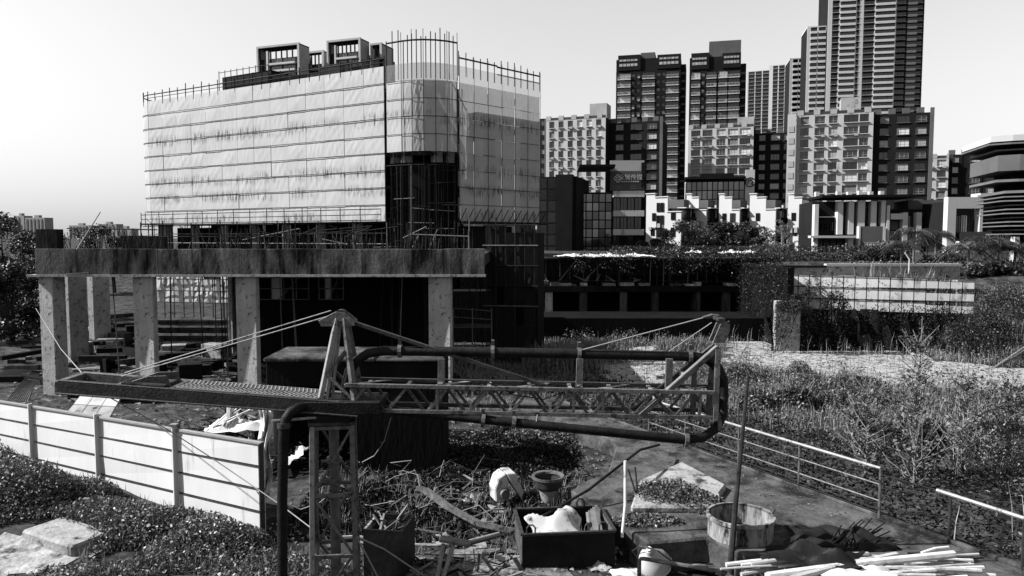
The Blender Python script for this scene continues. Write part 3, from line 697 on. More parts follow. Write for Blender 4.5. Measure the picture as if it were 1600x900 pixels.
# ------------------------------------------------------------------ concrete box with flat top
cb = thing('concrete_box', 'concrete culvert box with walls coloured near-black for shade and a paler lit flat top', 'concrete box', (P(412,430,22).x, 22, 0))  # dark walls, pale jamb and cap: light and shade put into colour
wb = P(690,430,22).x - P(412,430,22).x; zt = P(0,566,22).z
MB().box(0,0,zt-.75,wb*.47,2.2,zt).build('lintel', M['black_shade_concrete'], cb, bevel=.03)
MB().box(wb*.472,.02,-.4,wb,2.18,zt-.02).build('wall', M['black_shade_concrete'], cb, bevel=.03)
MB().box(.02,1.6,-.4,wb*.47,2.1,zt-.751).build('back_wall', M['black_shade_concrete'], cb)
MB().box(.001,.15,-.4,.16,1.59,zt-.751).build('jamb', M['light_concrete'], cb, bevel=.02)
MB().box(-.06,-.05,zt+.003,wb*.62,2.25,zt+.14).build('cap', M['apron_concrete'], cb, bevel=.04)
MB().box(wb*.62+.004,-.03,zt+.003,wb+.03,2.2,zt+.09).build('cap', M['dark_concrete'], cb, bevel=.03)
# ------------------------------------------------------------------ basement structure in the middle distance
bs = thing('basement_frame', 'dark unfinished basement frame with scaffold on top', 'structure', (P(815,430,56).x, 56, 0))
wB = P(1218,430,56).x - P(815,430,56).x; zf1 = P(0,447,56).z; zt1 = P(0,402,58).z
MB().box(0,0,zf1-.45,wB,9,zf1).build('floor_slab', M['black_shade_concrete'], bs)
MB().box(0,2.6,-1.5,wB,3.0,zf1-.451).build('back_wall', M['black_shade_concrete'], bs)
MB().box(-3,4.7,zf1-.2,wB,4.9,zt1-.05).build('dark_backdrop', M['black_shade_concrete'], bs)  # near-black backdrop added to hide the lit ground behind the scaffold
MB().box(-6.5,-5.6,-1.7,wB*.9,-5.2,P(0,497,50.5).z).build('retaining_wall', M['black_shade_concrete'], bs)
MB().box(-6.5,-5.2,P(0,497,50.5).z-.3,wB*.9,2.6,P(0,497,50.5).z-.1).build('terrace_slab', M['black_shade_concrete'], bs)
for px in (912,975,1025,1090,1137,1185,858,826):
    x = P(px,430,56).x - P(815,430,56).x; MB().box(x-.28,.1,-1.5,x+.28,.65,zf1-.452).build('column', M['dark_concrete' if px > 860 else 'pier_concrete'], bs)
for i in range(80):
    x = wB*i/79; y = rnd(.3,4); MB().tube((x,y,zf1),(x+rnd(-.05,.05),y,zt1-rnd(0,.3)),.04,5).build('scaffold_standard', M['scaffold_pale' if i % 4 == 0 else 'scaffold'], bs)
for i in range(26):
    y = rnd(.3,4); z = zf1 + (zt1-zf1)*random.choice((.15,.5,.93)); x = rnd(0,wB*.6); MB().tube((x,y,z),(x+rnd(5,8),y,z),.035,5).build('scaffold_rail', M['scaffold'], bs)
for i in range(9):
    x = rnd(0, wB*.3); MB().tube((x,1,zf1),(x+rnd(-2,2),1,zt1-.2),.035,5).build('scaffold_brace', M['scaffold_pale' if i % 2 else 'scaffold'], bs)
for i in range(10):
    x = wB*i/10; MB().box(x+.01,.0,zt1-.12,x+wB/10-.01,4.6,zt1-.02).build('formwork_panel', M['timber_dark'], bs)
for i in range(16):
    x = rnd(.2,wB*.8); w = rnd(.3,1.1); MB().box(x,rnd(0,.3),zf1+.005,x+w,1.2,zf1+rnd(.08,.3)).build('block', M[random.choice(['light_concrete','timber','dark_concrete'])], bs)
def crumple(name, c, sx, sy, sz, mat, seed, n=18, rz=0, fold=1.0):
    rs = np.random.RandomState(seed); m = MB(); vs = []
    ph = rs.uniform(0,6,6)
    for j in range(n+1):
        for i in range(n+1):
            s, t = i/n-.5, j/n-.5
            z = .5*math.sin(s*9*fold+ph[0]+t*5) + .35*math.sin(t*14*fold+ph[1]-s*6) + .3*math.sin((s+t)*21*fold+ph[2])
            ed = 1 + .12*math.sin(8*s+ph[3]) 
            vs.append((s*sx*ed + .05*sx*math.sin(t*11+ph[4]), t*sy + .05*sy*math.sin(s*9+ph[5]), sz*(.5 + .5*z)*(1.15-1.6*max(abs(s),abs(t)))))
    m.add(vs, [(j*(n+1)+i, j*(n+1)+i+1, (j+1)*(n+1)+i+1, (j+1)*(n+1)+i) for j in range(n) for i in range(n)])
    o = m.build(name, mat, None, True); o.location = c; o.rotation_euler = (0,0,rz); return o
for k, (px, w) in enumerate(((905,3.2),(945,3.2),(990,3.0))):
    p = P(px, 399, 56.5); o = crumple('tarpaulin', p + Vector((0,.6,-.12)), w, 2.4, .3, M['cloth_white'], 20+k, 22, 0, 1.7); tag(o, 'crumpled white tarpaulin on the basement scaffold roof', 'tarpaulin', 'tarpaulins on the scaffold roof')
for k, (px, w) in enumerate(((1085,1.3),(1142,1.8),(1170,1.0))):
    p = P(px, 396, 60); o = crumple('rag_sheet', p, w, 1.2, .35, M['cloth_white'], 30+k, 18, 0, 1.6); tag(o, 'pale sheet thrown on the planting edge above the basement', 'sheet', 'pale sheets above the basement')
for k in range(9):   # planks and sheets on the mid floor
    p = P(rnd(820,1010), 0, 57); o = MB().bar((p.x, 56.4+rnd(0,1), zf1+.32), (p.x+rnd(-1,1), 57.6, zf1+.32+rnd(0,.6)), .2, .05).build('plank', M['timber']); tag(o, 'loose plank lying on the basement floor slab', 'plank', 'planks on the basement slab')
# ------------------------------------------------------------------ panel fence and bank at the right
pf = thing('panel_fence', 'long fence of pale square panels in a dark grid above the pit', 'fence', (P(1242,430,47.6).x, 48.9, 0), R(-13))
wf = P(1505,430,47.6).x - P(1242,430,47.6).x; z1f = P(0,430,47.6).z; z0f = P(0,476,47.6).z - .4
nc = 16
for i in range(nc):
    x0 = wf*i/nc; x1 = wf*(i+1)/nc; dz = -.012*i - (.12 if i > 11 else 0); cy = -.9*math.sin(math.pi*i/nc*.5); cy2 = -.9*math.sin(math.pi*(i+1)/nc*.5)
    for r in range(3):
        za = z0f + (z1f-z0f)*r/3; zb = z0f + (z1f-z0f)*(r+1)/3
        q = [(x0+.03,cy,za+.02),(x1-.03,cy2,za+.02),(x1-.03,cy2,zb-.02+dz),(x0+.03,cy,zb-.02+dz)]
        o = MB().add(q,[(0,1,2,3)]).build('panel', M['white_dirty'], pf); so = o.modifiers.new('t','SOLIDIFY'); so.thickness = .03
    MB().bar((x0,cy+.05,z0f-.4),(x0,cy+.05,z1f+.02+dz),.06,.06).build('post', M['steel_dark'], pf)
for r in range(4):
    z = z0f + (z1f-z0f)*r/3
    MB().path([(wf*i/nc, -.9*math.sin(math.pi*i/nc*.5)-.045, z-.012*i*(r/3)) for i in range(nc+1)], .022, 5).build('rail', M['steel_dark'], pf)
w2 = thing('garden_wall', 'low pale wall with tiled coping behind the panel fence', 'wall', (P(1220,430,52).x, 52, 0))
wz = P(0,405,52).z; ww = P(1500,430,52).x - P(1220,430,52).x
MB().box(0,0,3.5,ww,.3,wz-.5).build('wall', M['light_concrete'], w2)
for i in range(34): MB().box(ww*(.25+.75*i/34)+.015,-.08,wz-.5,ww*(.25+.75*(i+1)/34)-.015,.38,wz-.32).build('coping_tile', M['bwall_light'], w2)
pl = thing('planter_wall', 'short pale wall with dark top rail beside the panel fence', 'wall', (P(1218,430,50).x, 50, 0))
MB().box(0,0,2,P(1290,430,50).x-P(1218,430,50).x,.3,P(0,418,50).z).build('wall', M['light_concrete'], pl)
MB().box(-.05,-.05,P(0,418,50).z,P(1290,430,50).x-P(1218,430,50).x+.05,.35,P(0,416,50).z+.05).build('top_rail', M['steel_dark'], pl)
wc = thing('wall_stub', 'short pale concrete wall end standing in creepers', 'wall', (P(1213,430,46).x, 46, -1)); MB().box(0,0,0,1.6,.4,P(0,470,46).z+1).build('wall', M['light_concrete'], wc, bevel=.04)
wc = thing('wall_stub', 'broken pale pillar in front of the palms', 'pillar', (P(1483,430,46).x, 46, 0)); MB().box(0,0,0,.5,.5,P(0,462,46).z).build('wall', M['light_concrete'], wc, bevel=.04)
gw = thing('gate_pier', 'small pale gate pier beneath the palms', 'pier', (P(1498,430,49).x, 49, 0)); gz = P(0,441,49).z
MB().box(0,0,1,1.0,.8,gz).build('shaft', M['light_concrete'], gw); MB().box(-.1,-.1,gz,1.1,.9,gz+.15).build('cap', M['light_concrete'], gw)
o = MB().box(17.3,46.3,-1.6,17.7,61.5,5.25).build('side_wall', M['black_shade_concrete']); tag(o, 'added near-black side wall covering the lit cliff between the basement frame and the bank', 'wall')  # wall added in near-black over the sunlit cliff
# bank under the panel fence, its shade put into the rock and creeper colour
bk = MB(); n = 40
for j in range(9):
    for i in range(n+1):
        px = 1205 + 310*i/n; t = j/8; x = P(px,430,46.5).x
        bk.v.append((x, 45.6 + 1.6*t + .35*math.sin(i*1.3+j) + .2*math.sin(i*3.1), -1.6 + t*(z0f+1.75)))
bk.f = [(j*(n+1)+i, j*(n+1)+i+1, (j+1)*(n+1)+i+1, (j+1)*(n+1)+i) for j in range(8) for i in range(n)]; bk.m = [0]*len(bk.f)
tag(bk.build('bank', M['black_shade_concrete'], None, True), kind='structure')
rs = np.random.RandomState(5)
cr = []
for k in range(130):
    px = rs.uniform(1205,1515); x = P(px,430,45.6).x; zt_ = z0f + rs.uniform(-.2,.7); ln = rs.uniform(.4,3.2)
    for i in range(int(ln*38)): cr.append((x+rs.normal(0,.16), 45.5+rs.normal(0,.2)-.2, zt_-rs.uniform(0,ln)))
for k in range(90):
    y = rs.uniform(46,60); zt_ = 5.3; ln = rs.uniform(1,6)
    for i in range(int(ln*26)): cr.append((17.1+rs.normal(0,.15), y+rs.normal(0,.3), zt_-rs.uniform(0,ln)))
tag(leaf_obj('creepers', np.array(cr), .12, M['leaf_black_shade'], up=.1, droop=.6), 'creepers coloured near-black for shade, hanging over the bank below the panel fence', 'creepers', kind='stuff')  # shade of the bank put into the creeper colour
for k, (px, py, rr, n) in enumerate(((1240,460,(1.2,.8,1.2),1500), (1305,455,(1.0,.6,1.2),1200), (1470,490,(1.5,1,1.6),2200), (1530,510,(2.4,1.4,1.9),5200), (1575,470,(2.2,1.2,2.2),4200), (1500,545,(1.6,1,1.1),2200))):
    c = P(px, py+18, 44.8 - (2 if px > 1500 else 0)); t = thing('shrub', ['shrub on the wall stub left of the panel fence','shrub climbing over the panel fence','shrub at the right end of the panel fence','large shrub thicket below the palms','shrub thicket before the louvred building','shrub at the foot of the bank below the palms'][k], 'shrub', (c.x, c.y, c.z-.4))
    leaf_obj('foliage', blob(n, (0,0,0), rr, 200+k), .12, M['leaf_dark' if k > 2 else 'leaf_black_shade'], t, up=.25)
    s = MB()
    for q in range(7): s.tube((rnd(-.2,.2),rnd(-.2,.2),-.8),(rnd(-1,1)*rr[0]*.6,rnd(-1,1)*rr[1]*.6,rr[2]*rnd(.4,.9)),.02,4)
    s.build('stem', M['bark'], t)
for k, (px, py) in enumerate(((1440,560),(1475,570),(1400,560),(1530,575))):
    c = G(px, py, -.9); p = np.random.RandomState(40+k).normal(size=(260,3))*np.array([1.2,.5,0]) + np.array([c.x,c.y,0]); p[:,2] = [zf(a,b) for a,b,_ in p]
    tag(blade_obj('tall_grass', p, 1.3, .07, M['leaf_pale'], bend=.8), 'tall feathery grass at the foot of the bank', 'grass', 'tall grass below the bank', kind='stuff')

w = []
for k in range(60):
    px = rs.uniform(905,1215) if k % 3 else rs.uniform(1040,1215); p = P(px, rs.uniform(396,404), 56.2); ln = rs.uniform(.2,1.6)
    for i in range(int(60+ln*60)): w.append((p.x+rs.normal(0,.35), 56+rs.normal(0,.3), p.z-rs.uniform(-.35,ln)))
tag(leaf_obj('creepers', np.array(w), .14, M['leaf_dark'], up=.1, droop=.5), 'creepers hanging from the basement scaffold roof', 'creepers', kind='stuff')
w = []
for k in range(46):
    px = rs.uniform(1245,1510); t_ = (px-1245)/265; zc_ = z1f - rs.uniform(0,.5); y_ = 48.8 - 2.7*t_; x_ = P(px,430,y_).x
    for i in range(45): w.append((x_+rs.normal(0,.22), y_-.15-abs(rs.normal(0,.15)), zc_-rs.uniform(0,1.3)))
tag(leaf_obj('creepers', np.array(w), .12, M['leaf_dark'], up=.1, droop=.5), 'creepers growing over the pale panel fence', 'creepers', kind='stuff')

ms = thing('mesh_clad_scaffold', 'dark scaffold tower hung with black mesh at the right end of the deck', 'scaffold', (P(760,430,41).x, 41, 0), R(-10))
wm = P(836,430,41).x - P(760,430,41).x; hm = P(800,352,41).z
for i in range(6): MB().tube((wm*i/5,0,-.3),(wm*i/5,0,hm+rnd(.1,.8)),.04,5).build('scaffold_standard', M['scaffold'], ms)
for j in range(8): MB().tube((-.2,-.03,hm*j/7),(wm+.2,-.03,hm*j/7),.035,5).build('scaffold_rail', M['scaffold' if j % 3 else 'steel_grey'], ms)
for i in range(5):
    for j in range(7):
        if (i*5+j*3) % 7 == 0: continue
        x0, x1, z0, z1 = wm*i/5+.03, wm*(i+1)/5-.03, hm*j/7+.03, hm*(j+1)/7-.03
        MB().add([(x0,.05+rnd(0,.1),z0),(x1,.05+rnd(0,.1),z0),(x1,.05+rnd(0,.08),z1),(x0,.05+rnd(0,.08),z1)],[(0,1,2,3)]).build('mesh_sheet', M['torn_net'], ms)
MB().box(0,1.2,-.3,wm,4,hm-.4).build('wall', M['black_shade_concrete'], ms)
# ------------------------------------------------------------------ city behind
_wc = {}
def win_mesh(w, h, kind, mull=1):
    key = (round(w,2), round(h,2), kind, mull)
    if key in _wc: return _wc[key]
    m = MB(); f = .07; fm, gm = {'d':('frame_dark','glass_dark'), 'l':('frame_pale','glass_mid'), 'c':('frame_pale','curtain'), 'p':('frame_pale','curtain_pale'), 'm':('frame_dark','glass_mirror'), 'n':('frame_dark','glass_mid')}[kind]
    m.box(0,-.05,0,w,0,f); m.box(0,-.05,h-f,w,0,h); m.box(0,-.05,f,f,0,h-f); m.box(w-f,-.05,f,w,0,h-f)
    for i in range(mull):
        x = w*(i+1)/(mull+1); m.box(x-.035,-.045,f,x+.035,0,h-f)
    if kind in 'lcp': m.box(f,-.042,h*.32,w-f,0,h*.32+.06)
    m.quad((f,-.01,f),(w-f,-.01,f),(w-f,-.01,h-f),(f,-.01,h-f),1)
    _wc[key] = m.mesh('window', [M[fm], M[gm]]); return _wc[key]
_bc = {}
def bal_mesh(w, dep, mat, rail, ph=1.0):
    key = (round(w,2), dep, mat, rail, ph)
    if key in _bc: return _bc[key]
    m = MB(); m.box(0,-dep,-.22,w,0,0)
    if rail == 'solid': m.box(0,-dep,0,w,-dep+.12,ph); m.box(0,-dep+.12,0,.1,0,ph); m.box(w-.1,-dep+.12,0,w,0,ph)
    elif rail == 'bars':
        m.box(0,-dep,ph-.06,w,-dep+.06,ph)
        for i in range(int(w/.5)+1): m.box(min(i*.5,w-.05),-dep,0,min(i*.5,w-.05)+.05,-dep+.05,ph-.06)
    elif rail == 'glass': m.box(0,-dep,ph-.05,w,-dep+.05,ph); m.box(0,-dep,0,w,-dep+.03,ph-.05,1)
    _bc[key] = m.mesh('balcony', [M[mat], M['glass_mid']]); return _bc[key]
acm = MB().box(0,-.55,0,.95,0,.7).mesh('air_conditioner', [M['frame_pale']])
def facade(b, ox, oy, rz, bays, floors, fh, z0, wall, span=None, sill=.9, lint=.45, mix='llcdp', dep=.35, band=None, pier_out=.02, ac=.0, balmat=None, slab=None, skip=()):
    """bays: list of (kind, width); p pier, w window, b balcony, n blank"""
    span = span or wall; Mx = Matrix.Translation((ox,oy,0)) @ Matrix.Rotation(rz,4,'Z')
    m = MB(); m.M = Mx; x = 0; H = floors*fh
    def put(nm, me, lx, ly, lz):
        p = Mx @ Vector((lx,ly,lz)); return inst(nm, me, b, p, (0,0,rz))
    for kind, w in bays:
        if kind == 'p': m.box(x,-dep-pier_out,z0,x+w,0,z0+H)
        elif kind == 'n': m.box(x,-dep*.6,z0,x+w,0,z0+H,1)
        else:
            for f in range(floors):
                z = z0 + f*fh; k = random.choice(mix)
                if kind == 'w':
                    m.box(x,-dep,z,x+w,0,z+sill,1); m.box(x,-dep,z+fh-lint,x+w,0,z+fh,1)
                    put('window', win_mesh(w, fh-sill-lint, k, 1 if w < 2.6 else 2), x, -.06, z+sill)
                    if slab: m.box(x-.1,-dep-slab,z+sill-.15,x+w+.1,-dep,z+sill,2)
                elif kind == 'b':
                    m.box(x,-dep*.5,z+fh-.5,x+w,0,z+fh,1)
                    put('window', win_mesh(w, fh-.55, k, 1 if w < 2.6 else (2 if w < 4 else 3)), x, -.05, z+.05)
                    put('balcony', bal_mesh(w, 1.1 if dep < .8 else dep+.5, balmat or 'bwall_white', band or 'bars'), x, -.0, z)
                elif kind == 's':   # strip window with thin slab lines
                    m.box(x,-dep,z,x+w,0,z+.25,2); put('window', win_mesh(w, fh-.25, k, 2), x, -.05, z+.25)
                if ac and random.random() < ac: put('air_conditioner', acm, x+w-.95, -dep-.05, z+.2)
        x += w
    m.build('wall', [M[wall], M[span], M[balmat or 'bwall_white']], b)
    return x
def total(bays): return sum(w for _, w in bays)
def fit(bays, L): s = L/total(bays); return [(k, w*s) for k, w in bays]
def bldg(name, label, cat, pxr, D, th, ztop_py, base=4.0, group=None):
    """empty at front-right corner; local -x runs along the front to the left, +y into the building"""
    p = P(pxr, (ztop_py+372)/2, D); t = thing(name, label, cat, (p.x, D, base), R(-th), group)
    return t
def frontlen(pxl, pxr, D, th, py):
    c = math.cos(R(th)); s = math.sin(R(th)); a = P(pxr,py,D); k = P(pxl,py,D).x/D
    return (a.x - k*D)/(c + k*s)
def hgt(px, py, D, base): return P(px,py,D).z - base
def block(b, x0, y0, x1, y1, z0, z1, mat, nm='wall'): return MB().box(x0,y0,z0,x1,y1,z1).build(nm, M[mat], b)
def parapet(b, L, z, mat, step=4.2, h=1.4):
    x = -L
    while x < -.5:
        MB().box(x,-.42,z,x+min(1.6,-x),.3,z+h).build('parapet_block', M[mat], b); 
        MB().box(x+1.6,-.1,z,min(0,x+step),.0,z+.9).build('parapet_rail', M['glass_mid'], b); x += step

def midrise(label, pxl, pxr, D, th, pyt, wing=None, base=4.0, bays=None, fl=None, side=10, ac=.12, pent=None, wingbays=None):
    b = bldg('apartment_block', label, 'building', pxr, D, th, pyt, base); L = frontlen(pxl, pxr, D, th, pyt)
    H = hgt(pxr, pyt, D, base); fh = 3.15; fl = int(H/fh); z0 = H - fl*fh - 1.2
    bays = bays or ([('p',1.3)] + [('w',2.5),('p',1.9)]*6)
    block(b, -L, .0, 0, side, -2, H-1.2, 'bwall_mid', 'core')
    facade(b, -L, 0, 0, fit(bays, L), fl, fh, z0, 'bwall_light', 'bwall_brick', .7, .4, 'llcdpnd', ac=ac, slab=.45)
    facade(b, 0.001, 0, R(90), fit([('p',2),('n',3),('p',1.0),('w',1.6),('p',1),('n',3)], side), fl, fh, z0, 'bwall_dark', 'bwall_dark', 1.0, .6, 'dn')  # right side in dark wall tone: its shade put into the colour
    parapet(b, L, H-1.2, 'bwall_brick')
    if pent: block(b, -L*pent[0], 1, -L*pent[1], 7, H-1.2, H+pent[2], 'bwall_brick', 'roof_house')
    if wing:
        wl, wdep, wdrop = wing; x = 1.6
        block(b, .01, wdep+.4, wl, wdep+10, -2, H-1.2-wdrop, 'bwall_dark', 'wing')
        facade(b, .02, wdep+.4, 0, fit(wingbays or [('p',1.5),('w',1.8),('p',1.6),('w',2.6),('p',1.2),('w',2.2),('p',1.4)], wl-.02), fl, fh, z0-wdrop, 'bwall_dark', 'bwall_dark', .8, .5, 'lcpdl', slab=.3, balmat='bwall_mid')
        m = MB(); 
        for i in range(int(wl/3.4)): MB().box(i*3.4+.3,wdep,H-1.2-wdrop,i*3.4+2,wdep+.7,H+.2-wdrop).build('parapet_block', M['bwall_mid'], b)
        block(b, wl-.9, wdep-.3, wl, wdep+.39, -2, H-wdrop, 'bwall_mid', 'fin')
    return b
bayA = [('p',1.5)] + [('w',2.3),('p',1.9)]*6
midrise('pale apartment block with square recessed windows beside the netted building', 853, 946, 235, 20, 178, (17,5,1.0), bays=bayA, pent=(.28,0,3.6))
midrise('brick apartment block with paired windows behind the glass showroom', 1074, 1176, 240, 20, 192, (13,6,1.5), bays=[('p',1),('w',3.2),('p',.7),('w',3.4),('p',1.4),('w',3),('p',.8),('w',3.4),('p',.5),('w',3.6),('p',1)], pent=(.25,.0,2.2), ac=.35)
midrise('large pale apartment block with balcony bays at the foot of the tallest tower', 1243, 1362, 200, 20, 168, (14.5,1.2,.6), bays=[('p',1.0),('w',2.5),('p',1.7),('w',3.0),('p',1.1),('w',2.6),('p',1.7),('w',4.2),('p',.3),('w',2.6),('p',1.3)], pent=(.42,.2,3.2), ac=.3)
midrise('grey apartment block between the tallest tower and the louvred building', 1428, 1480, 225, 20, 241, (14,1.6,-1.2), bays=[('p',.6),('w',4),('p',1),('w',2.4),('p',.6)], ac=.4, wingbays=[('p',1.2),('w',1.4),('p',.8),('n',1.2),('p',.5),('w',2.4),('p',.5),('n',.6),('p',.3),('w',2.4),('p',.8)])
# slim white stair stack in front of the big block
t = bldg('stair_tower', 'slim striped stair tower on the left end of the large pale block', 'tower', 1242, 205, 20, 178, 4); h_ = hgt(1242,178,205,4)
block(t, -2.2, 0, 0, 4, -2, h_, 'bwall_light')
for i in range(int(h_/3.15)): block(t, -1.9, -.12, -.5, 0, i*3.15+.6, i*3.15+2.2, 'bwall_mid' if i % 1 else 'bwall_brick', 'panel')
# distant low wing left of the first block
t = bldg('apartment_block', 'narrow dark apartment block glimpsed beside the netted building', 'building', 853, 250, 20, 185, 4); h_ = hgt(853,185,250,4)
block(t, -6, .4, 0, 8, -2, h_, 'bwall_mid', 'core'); facade(t, -6, .4, 0, fit([('p',1),('w',2),('p',1.2),('w',1.5),('p',.6)], 6), int(h_/3.15), 3.15, h_-int(h_/3.15)*3.15, 'bwall_mid', 'bwall_dark')
# ---- twin dark towers
def tower2(label, pxl, pxr, D, pyt, spec, base=4, side=14, top=None):
    th = 14; b = bldg('dark_tower', label, 'tower', pxr, D, th, pyt, base); L = frontlen(pxl, pxr, D, th, pyt); H = hgt(pxr,pyt,D,base)
    fh = 3.05; fl = int((H-6)/fh)
    block(b, -L, .1, 0, side, -2, H-1, 'bwall_dark', 'core')
    block(b, -L*.97, -.5, -L*.62, 3, H-5.5, H+.6, 'bwall_dark', 'crown'); block(b, -L*.36, -.5, 0, 3, H-5.5, H, 'bwall_dark', 'crown')
    facade(b, -L, .09, 0, fit(spec, L), fl, fh, H-6-fl*fh, 'bwall_dark', 'bwall_dark', .9, .9, 'dnlcdp', band='bars', balmat='tower_balcony', ac=.25)
    for x0, x1 in ((-L*.95,-L*.66),(-L*.33,-L*.03)):
        for k in range(5):
            w = (x1-x0)/5; inst('window', win_mesh(w*.85, 1.1, 'p', 1), b, (x0+k*w,-.56,H-3.9)); inst('window', win_mesh(w*.85,.8,'p',1), b, (x0+k*w,-.56,H-1.9))
    block(b, .02, .6, 2.0, side*.8, -2, H-4, 'bwall_dark', 'side_wing')
    for i in range(int((H-6)/fh)): block(b, .05, .35, 1.95, .58, H-8-i*fh, H-7.2-i*fh, 'bwall_mid', 'spandrel')
    if top: block(b, -L*top[0], 1, -L*top[1], 9, H-1, H+top[2], 'bwall_mid', 'roof_house')
    return b, L, H
tower2('left one of two dark towers with pale balcony stacks', 961, 1062, 300, 84, [('p',.6),('b',4.6),('p',.4),('w',1.0),('p',.7),('w',1.2),('p',.8),('b',4.4),('p',.6),('w',1.2),('p',.7),('w',1.0),('p',.4),('b',4.4),('p',.6)], top=(.62,.4,1.5))
tower2('right one of two dark towers with penthouse on its roof', 1075, 1155, 284, 82, [('p',.8),('b',3.6),('p',.5),('w',1.2),('p',.8),('b',4.0),('n',.8),('b',3.6),('p',.4),('b',4.4),('p',.4)], top=(.62,.0,5))
# ---- tall tower at right
def slim(label, pxl, pxr, D, pyt, spec, th=14, base=4, wall='bwall_white', side=18, mix='dnnddl', fh=3.0, sidebays=None, band='solid', name='residential_tower'):
    b = bldg(name, label, 'tower', pxr, D, th, pyt, base); L = frontlen(pxl, pxr, D, th, pyt); H = hgt(pxr,pyt,D,base); fl = int(H/fh)
    fl0 = max(0, fl-38)
    block(b, -L, .1, 0, side, -2, H, 'bwall_dark', 'core')
    facade(b, -L, .09, 0, fit(spec, L), fl-fl0, fh, H-(fl-fl0)*fh, wall, 'bwall_dark', .6, .5, mix, band=band, dep=.5, slab=.3)
    block(b, -L-.1, -.4, .1, side+.1, H, H+.6, wall, 'roof_slab')
    if sidebays: facade(b, .1, 0, R(90), fit(sidebays, side), fl-fl0, fh, H-(fl-fl0)*fh, 'bwall_mid', 'bwall_dark', .6, .5, 'dnd', band='solid', balmat='bwall_mid')
    return b, L, H
slim('tallest tower with stacked pale balconies cut by the sky', 1289, 1396, 380, -70, [('p',2.2),('w',3.6),('p',.6),('b',8),('p',.5),('w',1.4),('p',2.2),('w',5.6),('p',.5),('b',10),('p',.6)], th=12, side=26)
b, L_, H_ = slim('dark glazed wing on the right of the tallest tower', 1396, 1439, 384, -70, [('w',5.2),('p',.6),('b',5),('w',3.2),('p',.6)], th=12, wall='bwall_dark', mix='dnd', side=22)
slim('pale slab tower left of the tallest tower', 1257, 1287, 390, 42, [('p',2.0),('b',4),('p',.8),('b',4.4),('p',.4)], th=12)
slim('grey slab tower beside the pale slab tower', 1231, 1253, 420, 92, [('p',2),('b',3.6),('p',.5),('b',3.8)], th=12, wall='bwall_light')
slim('distant white apartment tower with many balcony lines', 1165, 1201, 640, 110, [('p',1),('w',5),('p',.6),('w',5),('p',.8),('w',5),('p',1)], th=22, wall='bwall_white', fh=3.1)
slim('distant white apartment tower behind the grey slab tower', 1199, 1232, 600, 101, [('p',3),('w',4),('p',.8),('w',4.5),('p',.8),('w',3),('p',.8)], th=22, wall='bwall_white', fh=3.1)
# ---- towers whose tops rise over the netted building
def topper(label, pxl, pxr, D, pyt, th, n, side=10, frame=True):
    b = bldg('rooftop_tower', label, 'tower', pxr, D, th, pyt, 4); L = frontlen(pxl,pxr,D,th,pyt); H = hgt(pxr,pyt,D,4)
    block(b, -L*.97, 1.2, -.8, side, 0, H-6, 'bwall_dark', 'core')
    block(b, -L, 0, 0, .8, H-.9, H, 'bwall_brick', 'top_beam'); block(b, -1.1, 0, 0, side*.8, 0, H-.901, 'bwall_brick', 'side_frame'); block(b, -L, 0, -L+.9, side*.6, 0, H-.901, 'bwall_brick', 'side_frame')
    block(b, -L, .81, 0, side*.8, H-.8, H-.3, 'bwall_dark', 'roof_slab')
    for i in range(n):
        x = -L + 1.2 + (L-2.6)*i/(n-1); block(b, x-.3, .9, x+.3, 1.3, H-6, H-.9, 'bwall_dark', 'mullion')
    for k in range(4):
        z = H-9.3-k*3.2; block(b, -L*.72, -.5, -L*.1, 1.1, z, z+.9, 'bwall_light', 'balcony')
        inst('window', win_mesh(L*.28, 2.1, 'l', 2), b, (-L*.72,1.15,z+.95)); inst('window', win_mesh(L*.28, 2.1, 'n', 2), b, (-L*.4,1.15,z+.95))
    block(b, -L*.76, -.3, -L*.72, 1.1, 0, H-2.6, 'bwall_light', 'pilaster')
topper('framed tower top left over the netted building roof', 403, 470, 350, 66, 20, 8)
topper('higher framed tower top over the netted building roof', 512, 565, 350, 58, 20, 8)
topper('small dark tower top between two framed tower tops', 478, 508, 360, 78, 20, 5, 6)
topper('narrow tower top beside the scaffold bay', 580, 598, 352, 66, 20, 3, 14)
# ---- far hazy blocks on the left skyline
for k, (a, b_, py, D) in enumerate(((-20,20,341,1500),(22,38,337,1500),(40,70,340,1450),(108,140,352,1700),(153,182,350,1600),(182,205,357,1500))):
    lab = ['wide far block at the left end of the skyline','tall narrow far block on the left skyline','stepped far block above the dark trees','low far block behind the deck wall','far slab block behind the leaning pole','low far block beside the netted building'][k]
    b = bldg('far_block', lab, 'building', b_, D, 15, py, 4); L = frontlen(a,b_,D,15,py); H = hgt(b_,py,D,4)
    block(b, -L, 0, 0, 20, -4, H, 'far_wall'); nf = int(H/6)
    for i in range(max(2,int(L/9))): block(b, -L + 3 + i*9, -.8, -L + 6.5 + i*9, 0, 0, H-3, 'bwall_mid', 'window_strip'); 
    block(b, -L*.6, 3, -L*.35, 10, H, H+5, 'far_wall', 'roof_house')

